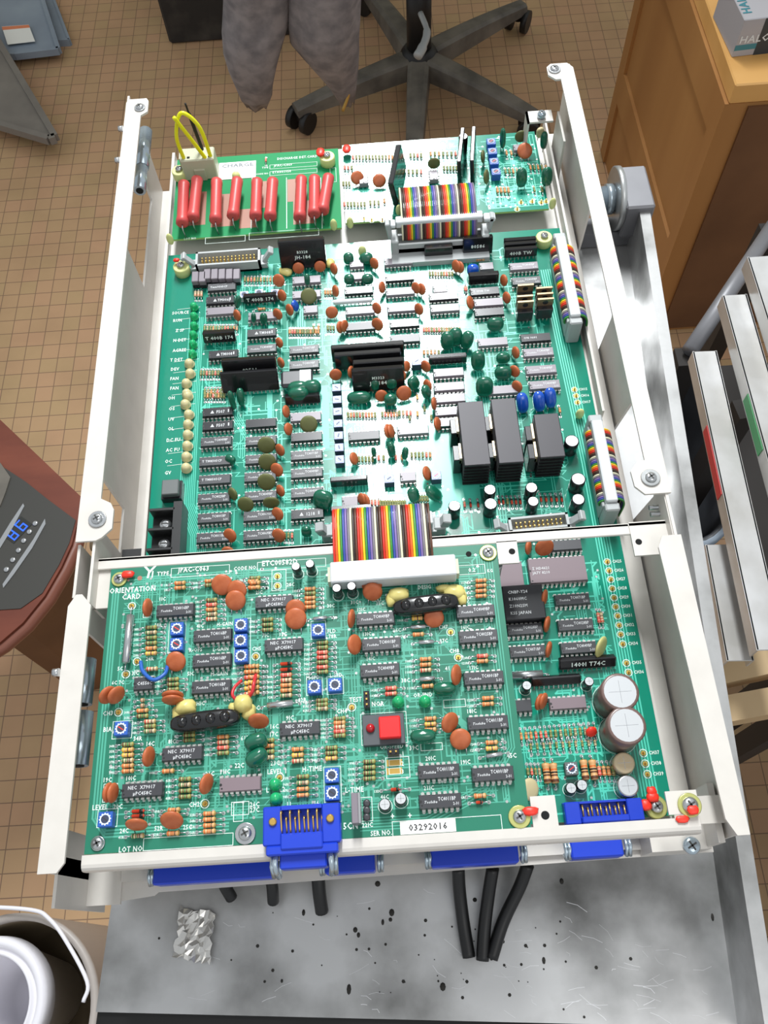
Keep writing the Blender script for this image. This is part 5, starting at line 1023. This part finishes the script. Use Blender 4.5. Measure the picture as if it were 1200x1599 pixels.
# two along the right edge
def side_ribbon(p0, p1, lab, n, zt=22):
    (xa, ya), (xb, yb) = W(p0[0], p0[1], zt), W(p1[0], p1[1], zt); x = (xa + xb) / 2; y = (ya + yb) / 2; L = abs(ya - yb)
    rc = thing('ribbon_cable', lab, 'cable', (x, y, 0), 0, 'rainbow ribbon cables'); 
    ribbon(rc, arc([(-4.8, 0, 10), (-5.5, 0, 13), (-4, 0, 15.5), (0, 0, 16.5), (5, 0, 16.5), (8.5, 0, 13), (9.8, 0, 6), (9.6, 0, -6)], 4), (0, 1, 0), n, (L - 6) / n, (L - 6) / n * .52, 4)
    b = MB(); b.box(-3.2, 3.2, -L / 2, L / 2, 16.5, zt, 'conn_light', ch=.7); b.build('strain_relief', rc)
    b = MB(); b.box(-4.4, 4.4, -L / 2, L / 2, .4, 15.5, 'conn_grey', ch=.5); b.build('header', rc)
    for sg in (-1, 1): b = MB(); b.box(-4, 4, -2.5, 2.5, .3, zt - 2, 'conn_grey', ch=.8); b.build('latch', rc, (0, sg * (L / 2 + 2.5), 0))
    return rc
side_ribbon((878, 368), (898, 492), 'rainbow ribbon cable on a long grey connector beside the brass tabbed regulators', 40)
side_ribbon((934, 655), (956, 782), 'rainbow ribbon cable on the grey connector right of the three black heat sinks', 40)

# ============================================================ black cables on the bench
def cable(px, lab, r=3.4, nm='black_cable'):
    P_ = [(*W(a, q, h), h) for a, q, h in px]
    o = MB().tube(arc(P_, 8), r, 'cable_black', 12).build(nm); tag(o, lab, 'cable', 'cut black cables on the bench'); return o
cable(((716, 1355, -40), (718, 1390, -48), (724, 1440, -54), (733, 1495, -56)), 'left of the three long black cables lying on the bare metal bench')
cable(((770, 1355, -40), (763, 1400, -47), (757, 1450, -52), (754, 1500, -54)), 'middle of the three long black cables, straight down the bench')
cable(((825, 1350, -40), (812, 1385, -46), (786, 1440, -52), (768, 1497, -54)), 'right of the three long black cables, slanting in towards the others')
cable(((348, 1375, -42), (352, 1385, -46), (362, 1402, -52)), 'leftmost short black cable end poking from under the front plate', 3.2)
cable(((424, 1372, -42), (426, 1390, -46), (427, 1408, -52)), 'second short black cable end from the left under the front plate', 3.2)
cable(((497, 1368, -42), (499, 1395, -46), (503, 1424, -52)), 'thickest short black cable end under the blue connector of the card', 3.6)
# crumpled foil
x, y = W(305, 1460, -58); b = MB(); rnd = random.Random(3); N = 11; vs = []; out = [(-8, 16), (4, 15), (16, 8), (15, -2), (9, -12), (-3, -14), (-10, -20), (-13, -12), (-7, -4), (-7, 6)]
for i in range(N):
    for j in range(N):
        u, v = i / (N - 1) * 2 - 1, j / (N - 1) * 2 - 1; vs.append((u * 9 + v * 1.2 + rnd.uniform(-1, 1) + (abs(v) * 1.5 * u), v * 12 + u * -2 + rnd.uniform(-1.2, 1.2), .8 + rnd.random() * 2.2 + max(0, u) * 2.4))
fs = [(i * N + j, (i + 1) * N + j, (i + 1) * N + j + 1, i * N + j + 1) for i in range(N - 1) for j in range(N - 1)]
b.add(vs, fs, 'foil', False); o = b.build('foil_scrap', None, (x, y, -60)); tag(o, 'small crumpled scrap of shiny foil lying on the bench', 'foil'); md = o.modifiers.new('thick', 'SOLIDIFY'); md.thickness = 0.0004; md.offset = 1
# ============================================================ surroundings on the floor
FZ = -900
def pxpoly(pts, z): return [W(a, q, z) for a, q in pts]
# wooden cabinet
cab = thing('wooden_cabinet', 'light brown wooden cabinet standing on the floor at the far right', 'cabinet', (653, 975, FZ))
b = MB(); b.box(0, 560, 0, 490, 0, 505, 'wood'); b.build('body', cab)
b = MB(); b.box(-1, 565, -1, 495, 505, 536, 'wood_top', ch=2); b.build('top', cab)
b = MB(); b.box(-6, 0, 0, 30, 4, 505, 'wood'); b.box(-6, 0, 455, 490, 4, 505, 'wood'); b.box(-6, 0, 30, 455, 440, 505, 'wood'); b.box(-6, 0, 30, 455, 150, 215, 'wood'); b.build('side_frame', cab)
b = MB(); b.box(28, 540, -4, 0, 10, 500, 'wood_dark'); b.build('front_panel', cab)
# halogen lamp box on it
x, y = W(1143, 90, -364)
hb = thing('halogen_lamp_box', 'silver and teal HALOGEN carton standing on the wooden cabinet', 'box', (x, y, -364), math.radians(4))
b = MB(); b.box(0, 130, 0, 90, 0, 55, 'box_silver', ch=1); b.box(30, 130, -.3, 0, 0, 54, 'box_dark'); b.box(60, 130, 8, 82, 55, 55.3, 'box_dark'); b.build('carton', hb)
b = MB(); b.text('HALOGEN', 8, 12, 55.5, 17, 'box_teal', math.pi / 2, 'L'); b.text('HALOGEN', 3, 26, 0, 15, 'conn_light', 0, 'L', Matrix(((1, 0, 0, 0), (0, 0, 1, -.5), (0, 1, 0, 0), (0, 0, 0, 1)))); b.box(0, 30, -.3, 0, 10, 18, 'box_teal'); b.build('print', hb)
# office chair
hx, hy = 270, 1726
oc2 = thing('office_chair', 'black swivel chair with a five-armed base and casters behind the chassis', 'chair', (hx, hy, FZ))
ends = [W(470, 172, -850), W(646, 262, -850), W(835, 186, -850), W(778, 34, -850), W(598, 20, -850)]
for ex, ey in ends:
    dx, dy = ex - hx, ey - hy; L = math.hypot(dx, dy); k = 310 / L; a = math.atan2(dy, dx)
    b = MB(); M = Matrix.Rotation(a, 4, 'Z'); n = 10; vs = []; fs = []
    for i in range(n + 1):
        t = i / n; xx = 25 + t * 285; w_ = 27 - 9 * t; z1 = 85 - 18 * t * t; z0 = 40 + 6 * t
        vs += [(xx, -w_, z0), (xx, w_, z0), (xx, w_ * .9, z1 - 5), (xx, w_ * .55, z1), (xx, -w_ * .55, z1), (xx, -w_ * .9, z1 - 5)]
    for i in range(n):
        for q in range(6): fs.append((i * 6 + q, i * 6 + (q + 1) % 6, (i + 1) * 6 + (q + 1) % 6, (i + 1) * 6 + q))
    fs += [tuple(range(5, -1, -1)), tuple(n * 6 + q for q in range(6))]
    b.add(vs, [f[::-1] for f in fs], 'chair_grey', False, M); b.build('base_arm', oc2)
    b = MB(); p = Vector((math.cos(a) * 300, math.sin(a) * 300, 0)); tdir = Vector((math.sin(a + .5), -math.cos(a + .5), 0))
    for sg in (-1, 1): c = p + tdir * sg * 12 + Vector((0, 0, 26)); b.cyl(c, c + tdir * sg * 14, 25, 'black_plastic', 20)
    b.cyl(p + Vector((0, 0, 26)), p + Vector((0, 0, 62)), 9, 'black_plastic', 12); b.build('caster', oc2)
b = MB(); b.lathe([(40, 38), (44, 45), (42, 80), (34, 92), (28, 96)], 'black_plastic', 28); b.lathe([(27, 96), (27, 250)], 'black_plastic', 24); b.lathe([(15, 250), (15, 400)], 'chrome', 20); b.build('column', oc2)
b = MB(); b.box(-80, 90, -60, 60, 400, 440, 'black_plastic', ch=8); b.box(-230, 230, -210, 230, 445, 505, 'black_plastic', ch=22); b.build('seat', oc2)
b = MB(); b.box(-200, 200, 230, 270, 560, 1050, 'black_plastic', ch=16); b.box(-35, 35, 225, 250, 430, 600, 'black_plastic'); b.build('backrest', oc2)
lx, ly = W(668, 60, -700); b = MB(); b.tube(arc([(lx - hx - 10, ly - hy + 60, 215), (lx - hx, ly - hy + 15, 205), (lx - hx - 12, ly - hy - 20, 195), (lx - hx - 24, ly - hy - 40, 190)], 6), [6] * 6 + [8] * 6 + [10] * 6 + [9], 'conn_grey', 10); b.build('lever', oc2)
# grey garment hanging from the chair
def lobe(pts, z0, z1, name, parent, seed, depth=45):
    # pts: rows (left px, right px, py) from top to hem with a height for each row
    rnd = random.Random(seed); b = MB(); vs = []; seg = 28; n = len(pts)
    for i, (xl, xr_, py) in enumerate(pts):
        z = z0 + (z1 - z0) * i / (n - 1); (ax, ay), (bx_, by_) = W(xl, py, z), W(xr_, py, z); cx, cy = (ax + bx_) / 2, (ay + by_) / 2; hw = (bx_ - ax) / 2
        for k in range(seg):
            th = 2 * math.pi * k / seg; fold = 1 + .05 * math.sin(3 * th + i * .5 + seed) + .03 * math.sin(7 * th + i)
            vs.append((cx + hw * math.cos(th) * fold, cy + min(depth, hw * .8) * math.sin(th) * fold, z + 6 * math.sin(5 * th + seed) * (i == n - 1)))
    fs = [(i * seg + (k + 1) % seg, i * seg + k, (i + 1) * seg + k, (i + 1) * seg + (k + 1) % seg) for i in range(n - 1) for k in range(seg)]
    fs = [f[::-1] for f in fs]; fs += [tuple((n - 1) * seg + k for k in range(seg))]
    b.add(vs, fs, 'denim', True); return b.build(name, parent)
gm = thing('grey_jacket', 'grey cloth jacket hanging from the chair with its two halves apart and a brass zip', 'jacket', (0, 0, 0))
lobe([(340, 470, -70), (345, 462, -30), (347, 456, 0), (347, 447, 40), (350, 438, 75), (358, 432, 105), (368, 428, 130), (376, 426, 150), (386, 418, 163)], -330, -640, 'left_half', gm, 1)
lobe([(448, 570, -70), (450, 567, -30), (452, 566, 0), (452, 565, 35), (455, 563, 62), (474, 561, 88), (496, 559, 112), (515, 556, 135), (532, 553, 160)], -330, -640, 'right_half', gm, 4)
P_ = [(*W(563, -40, -370), -370), (*W(561, 20, -455), -455), (*W(557, 80, -545), -545), (*W(550, 130, -605), -605), (*W(540, 160, -640), -640)]
P_ = [(a - 6, c - 22, d) for a, c, d in P_]
MB().tube(arc(P_, 6), 3.2, 'brass_zip', 8).build('zip', gm)
# black box
bb = thing('black_equipment_box', 'black box with a small pale label on the floor behind the chair base', 'box', (-325, 1934, FZ))
MB().box(0, 330, 0, 260, 0, 360, 'dusty_black', ch=6).build('case', bb)
b = MB(); b.box(96, 150, -1, 0, 120, 160, 'panel_brown')
for k in range(5): b.box(100 + k * 10, 105 + k * 10, -1.5, -1, 124, 156, 'disc_beige')
b.build('label', bb)
# grey metal covers at the left
def tray(name, pts, z, h, m, lab, cat, lip=14, rim=True, zb=0):
    P2 = pxpoly(pts, z); cx = sum(p[0] for p in P2) / len(P2); cy = sum(p[1] for p in P2) / len(P2); r = thing(name, lab, cat, (cx, cy, FZ), 0, 'grey sheet metal covers'); Q = [(p[0] - cx, p[1] - cy) for p in P2]
    b = MB(); b.prism(Q, zb, z - FZ - 2, m); b.build('panel', r)
    if rim:
        b = MB(); n = len(Q)
        for i in range(n):
            (ax, ay), (bx_, by_) = Q[i], Q[(i + 1) % n]; L = math.hypot(bx_ - ax, by_ - ay); M = Matrix.Translation((ax, ay, 0)) @ Matrix.Rotation(math.atan2(by_ - ay, bx_ - ax), 4, 'Z'); b.box(0, L, -lip / 2, lip / 2, zb, z - FZ + h, m, M)
        b.build('rim', r)
    return r, cx, cy
tray('sheet_metal_cover', [(108, 62), (60, 64), (10, -60), (62, -60)], -885, 2, 'panel_grey', 'blue-grey metal panel lying flat behind the stickered one at top left', 'panel', 6)
r_, cx, cy = tray('sheet_metal_cover', [(92, 78), (24, 86), (-40, 80), (-90, -60), (48, -60)], -870, 6, 'panel_grey', 'blue-grey metal cover with a white and orange sticker at top left', 'panel', 10, zb=20)
q = pxpoly([(3, 42), (45, 39), (55, 65), (12, 70)], -866); b = MB(); b.prism([(a - cx, c - cy) for a, c in q], -866 - FZ, -865 - FZ, 'sticker'); q = pxpoly([(3, 42), (45, 39), (47, 43), (4, 47)], -865); b.prism([(a - cx, c - cy) for a, c in q], -865 - FZ, -864.5 - FZ, 'label_orange'); b.build('sticker', r_)
tray('sheet_metal_cover', [(86, 213), (76, 216), (-60, 176), (-60, -20), (-8, 55)], -850, 4, 'panel_brown', 'brown-grey pointed sheet metal panel at the left edge of the floor', 'panel', 14, zb=37)
# wooden control stool / induction heater
hz = -500; outl = [(-130, 560), (0, 655), (60, 712), (126, 775), (122, 812), (112, 850), (96, 885), (70, 930), (36, 972), (0, 1003), (-60, 1040), (-160, 1060)]
P2 = pxpoly(outl, hz); cx, cy = P2[1][0] - 60, P2[1][1] - 150
ht = thing('electric_heater', 'reddish wooden heater top with a dark control panel and blue digits 86', 'heater', (cx, cy, FZ))
Q = [(a - cx, c - cy) for a, c in P2]; mxq = sum(a for a, _ in Q) / len(Q); myq = sum(c for _, c in Q) / len(Q)
b = MB(); b.prism(Q, hz - FZ - 26, hz - FZ, 'red_wood'); b.build('top', ht)
sh = lambda k: [(mxq + (a - mxq) * k, myq + (c - myq) * k) for a, c in Q]
b = MB(); b.prism(sh(.5), 0, hz - FZ - 26, 'wood_dark'); b.build('body', ht)
MB().tube([(a, c, hz - FZ - 13) for a, c in Q[3:]], 9, 'rim_brown', 10).build('edge_trim', ht)
def rp(pts, z0, z1, m, nm): q = pxpoly(pts, hz + z1); b = MB(); b.prism([(a - cx, c - cy) for a, c in q], hz - FZ + z0, hz - FZ + z1, m); return b.build(nm, ht)
rp([(-130, 640), (0, 726), (40, 752), (75, 780), (118, 812), (108, 848), (92, 882), (66, 926), (32, 950), (0, 952), (-130, 1000)], 0, 1.2, 'panel_dark', 'control_panel')
rp([(0, 722), (16, 745), (8, 770), (0, 790), (-30, 800)], 1.2, 3, 'chair_grey', 'vent')
rp([(36, 786), (38, 790), (22, 820), (0, 856), (-6, 852), (16, 816)], 1.2, 2.2, 'steel', 'silver_line'); rp([(70, 810), (71, 818), (50, 856), (22, 896), (5, 918), (4, 912), (26, 880), (52, 842)], 1.2, 2.4, 'steel', 'silver_line')
dx_, dy_ = W(27, 827, hz + 2)
b = MB(); b.box(-16, 16, -10, 10, 1.2, 1.8, 'display_dark'); b.build('display', ht, (dx_ - cx, dy_ - cy, hz - FZ), (0, 0, math.radians(52)))
b = MB()
def seg7(ch_, ox):
    on = {'8': 'abcdefg', '6': 'acdefg'}[ch_]; S7 = {'a': (0, 8, 8, 8), 'b': (8, 8, 8, 0), 'c': (8, 0, 8, -8), 'd': (0, -8, 8, -8), 'e': (0, 0, 0, -8), 'f': (0, 8, 0, 0), 'g': (0, 0, 8, 0)}
    for k in on: a, c, d, e = S7[k]; b.quadline([(ox + a * .9, c * .9), (ox + d * .9, e * .9)], 1.6, 2.0, 'display_blue')
seg7('8', -12); seg7('6', 3); b.build('digits', ht, (dx_ - cx, dy_ - cy, hz - FZ), (0, 0, math.radians(52)))
for px, py in ((55, 817), (46, 830), (37, 844), (29, 859), (20, 874), (10, 889)):
    x, y = W(px, py, hz + 2); b = MB(); b.lathe([(3.6, 1.2), (3.4, 2.6), (2, 3.2)], 'steel', 14); b.build('button', ht, (x - cx, y - cy, hz - FZ))
# grey silver rails at the right
def rail(p0, p1, z, w_, h, lab, nm='metal_rail', lbl=None, m='rail'):
    (xa, ya), (xb, yb) = W(p0[0], p0[1], z), W(p1[0], p1[1], z); L = math.hypot(xb - xa, yb - ya); a = math.atan2(yb - ya, xb - xa)
    r = thing(nm, lab, 'rail', (xa, ya, z - h), a, 'silver channel rails'); b = MB(); t = 1.6
    b.box(0, L, -w_ / 2, w_ / 2, h - t, h, m, ch=.5); b.box(0, L, w_ / 2 - t, w_ / 2, 0, h, m); b.box(0, L, -w_ / 2, -w_ / 2 + t, 0, h, m); b.build('channel', r)
    if lbl:
        m_, s0, s1 = lbl; b = MB(); b.box(s0, s1, -w_ / 2 - .6, -w_ / 2, h * .15, h * .85, m_); b.build('label', r)
    return r
rail((1101, 548), (1205, 1015), -200, 22, 16, 'silver channel rail with a red label, nearest to the chassis', lbl=('label_red', 78, 146))
rail((1148, 460), (1300, 1000), -170, 22, 16, 'silver channel rail with a green label', lbl=('label_green', 105, 160))
rail((1187, 400), (1370, 960), -150, 22, 16, 'silver channel rail at the right edge of the picture, no label')
rail((1122, 850), (1157, 1032), -240, 22, 16, 'short silver channel rail ending on the wooden slats')
rk = thing('rail_rack', 'wooden slat rack below the silver rails at the right', 'rack', (*W(1180, 1075, -300), FZ))
o0 = W(1180, 1075, -300)
for i, (p0, p1) in enumerate((((1075, 1118), (1330, 1070)), ((1060, 1062), (1300, 1010)), ((1150, 640), (1380, 600)))):
    (xa, ya), (xb, yb) = W(p0[0], p0[1], -285), W(p1[0], p1[1], -285); L = math.hypot(xb - xa, yb - ya)
    M = Matrix.Translation((xa - o0[0], ya - o0[1], 0)) @ Matrix.Rotation(math.atan2(yb - ya, xb - xa), 4, 'Z'); MB().box(0, L, -11, 11, 590, 615, 'wood_pale' if i < 2 else 'rack_dark', M).build('slat', rk)
    for q in (6, L - 6): MB().box(q - 12, q + 12, -11, 11, 0, 590, 'rack_dark', M).build('leg', rk)
p0, p1 = W(1078, 548, -330), W(1210, 350, -330)
o = MB().tube([(*p0, -330), (*p1, -330)], 9, 'steel_grey', 14).build('metal_tube'); tag(o, 'dark grey round tube running diagonally behind the rails', 'tube'); 
MB().box(-12, 12, -12, 12, 0, 560, 'rack_dark').build('support', rk, (p0[0] - o0[0], p0[1] - o0[1], 0)); MB().box(-12, 12, -12, 12, 0, 560, 'rack_dark').build('support', rk, (p1[0] - o0[0], p1[1] - o0[1], 0))
_bx = W(1050, 700, -430)[0] + 74 - o0[0]; MB().box(_bx, _bx + 440, -260, 470, 395, 410, 'rack_dark').build('dark_backing', rk)  # added dark sheet, stands in for the dark clutter behind the rails
MB().box(-10, 420, -700, -262, 255, 270, 'wood_dark').build('dark_backing', rk)  # added brown board, fills the dark brown area at lower right
# oval waste bin
bxl, byl = W(1050, 700, -430)
bn = thing('plastic_bin', 'oval grey plastic bin with rubbish between the chassis and the rails', 'bin', (bxl, byl, FZ))
def oval(b, rx, ry, zs, m, seg=40):
    vs = []; 
    for k, z in zs: vs += [(rx * k * math.cos(2 * math.pi * i / seg), ry * k * math.sin(2 * math.pi * i / seg), z) for i in range(seg)]
    fs = [(j * seg + i, j * seg + (i + 1) % seg, (j + 1) * seg + (i + 1) % seg, (j + 1) * seg + i) for j in range(len(zs) - 1) for i in range(seg)]
    b.add(vs, fs, m, True)
zt = -430 - FZ; b = MB(); oval(b, 66, 124, [(.8, 0), (1, zt), (1.03, zt + 2), (1.03, zt + 6), (.97, zt + 6), (.95, zt), (.76, 60), (.01, 58)], 'bin_grey'); b.build('bin_body', bn)
b = MB(); oval(b, 68, 127, [(.99, zt + 2), (1.04, zt + 4), (1.0, zt + 8), (.96, zt + 5)], 'panel_grey'); b.build('rim', bn)
x, y = W(1063, 720, -600); o = MB().box(-10, 12, -50, 30, 0, 30, 'pink', Matrix.Rotation(.3, 4, 'Z'), ch=4).build('pink_packet', None, (x, y, -842)); tag(o, 'pink packet lying inside the grey bin', 'packet')
x, y = W(1085, 800, -560); b = MB(); b.lathe([(14, 0), (16, 8), (16, 120), (10, 150), (6, 160), (6, 175)], 'nylon_clear', 20, Matrix.Rotation(-.25, 4, 'X')); o = b.build('clear_bottle', None, (x, y, -842)); tag(o, 'clear plastic bottle standing in the grey bin', 'bottle')
# tub and bucket at bottom left
x, y = W(5, 1588, -400)
tbx = thing('plastic_tub', 'large round translucent plastic tub on the floor at bottom left', 'tub', (x, y, FZ)); R0 = abs(W(153, 1560, -400)[0] - x); zt = -400 - FZ
b = MB(); b.lathe([(R0 * .8, 0), (R0 * .985, zt - 10), (R0, zt - 8), (R0, zt), (R0 * .93, zt), (R0 * .92, zt - 12), (R0 * .86, zt - 150), (.01, zt - 156)], 'tub_rim', 56, mats=['tub_rim', 'tub_rim', 'tub_rim', 'tub_rim', 'tub_rim', 'tub_inside', 'tub_inside']); b.build('shell', tbx)
hp = [(*W(a, q, -392), -392) for a, q in ((-60, 1418), (0, 1417), (55, 1422), (76, 1434), (100, 1464), (136, 1532), (130, 1565))]
MB().tube([(a - x, c - y, d - FZ) for a, c, d in arc(hp, 6)], 1.8, 'white_plastic', 8).build('handle', tbx)
x2, y2 = W(-28, 1572, -395); R1 = abs(W(70, 1572, -395)[0] - x2)
bk = thing('white_bucket', 'white plastic bucket with ribbed rim standing in the round tub', 'bucket', (x2, y2, -549)); z1 = -395 + 549
b = MB(); b.lathe([(R1 * .6, 0), (R1 * .93, z1 - 26), (R1 * 1.0, z1 - 22), (R1, z1 - 6), (R1 * .97, z1), (R1 * .86, z1), (R1 * .84, z1 - 4), (R1 * .80, z1 - 4), (R1 * .78, z1), (R1 * .74, z1), (R1 * .70, z1 - 14), (R1 * .55, 20), (.01, 18)], 'white_plastic', 56); b.build('shell', bk)
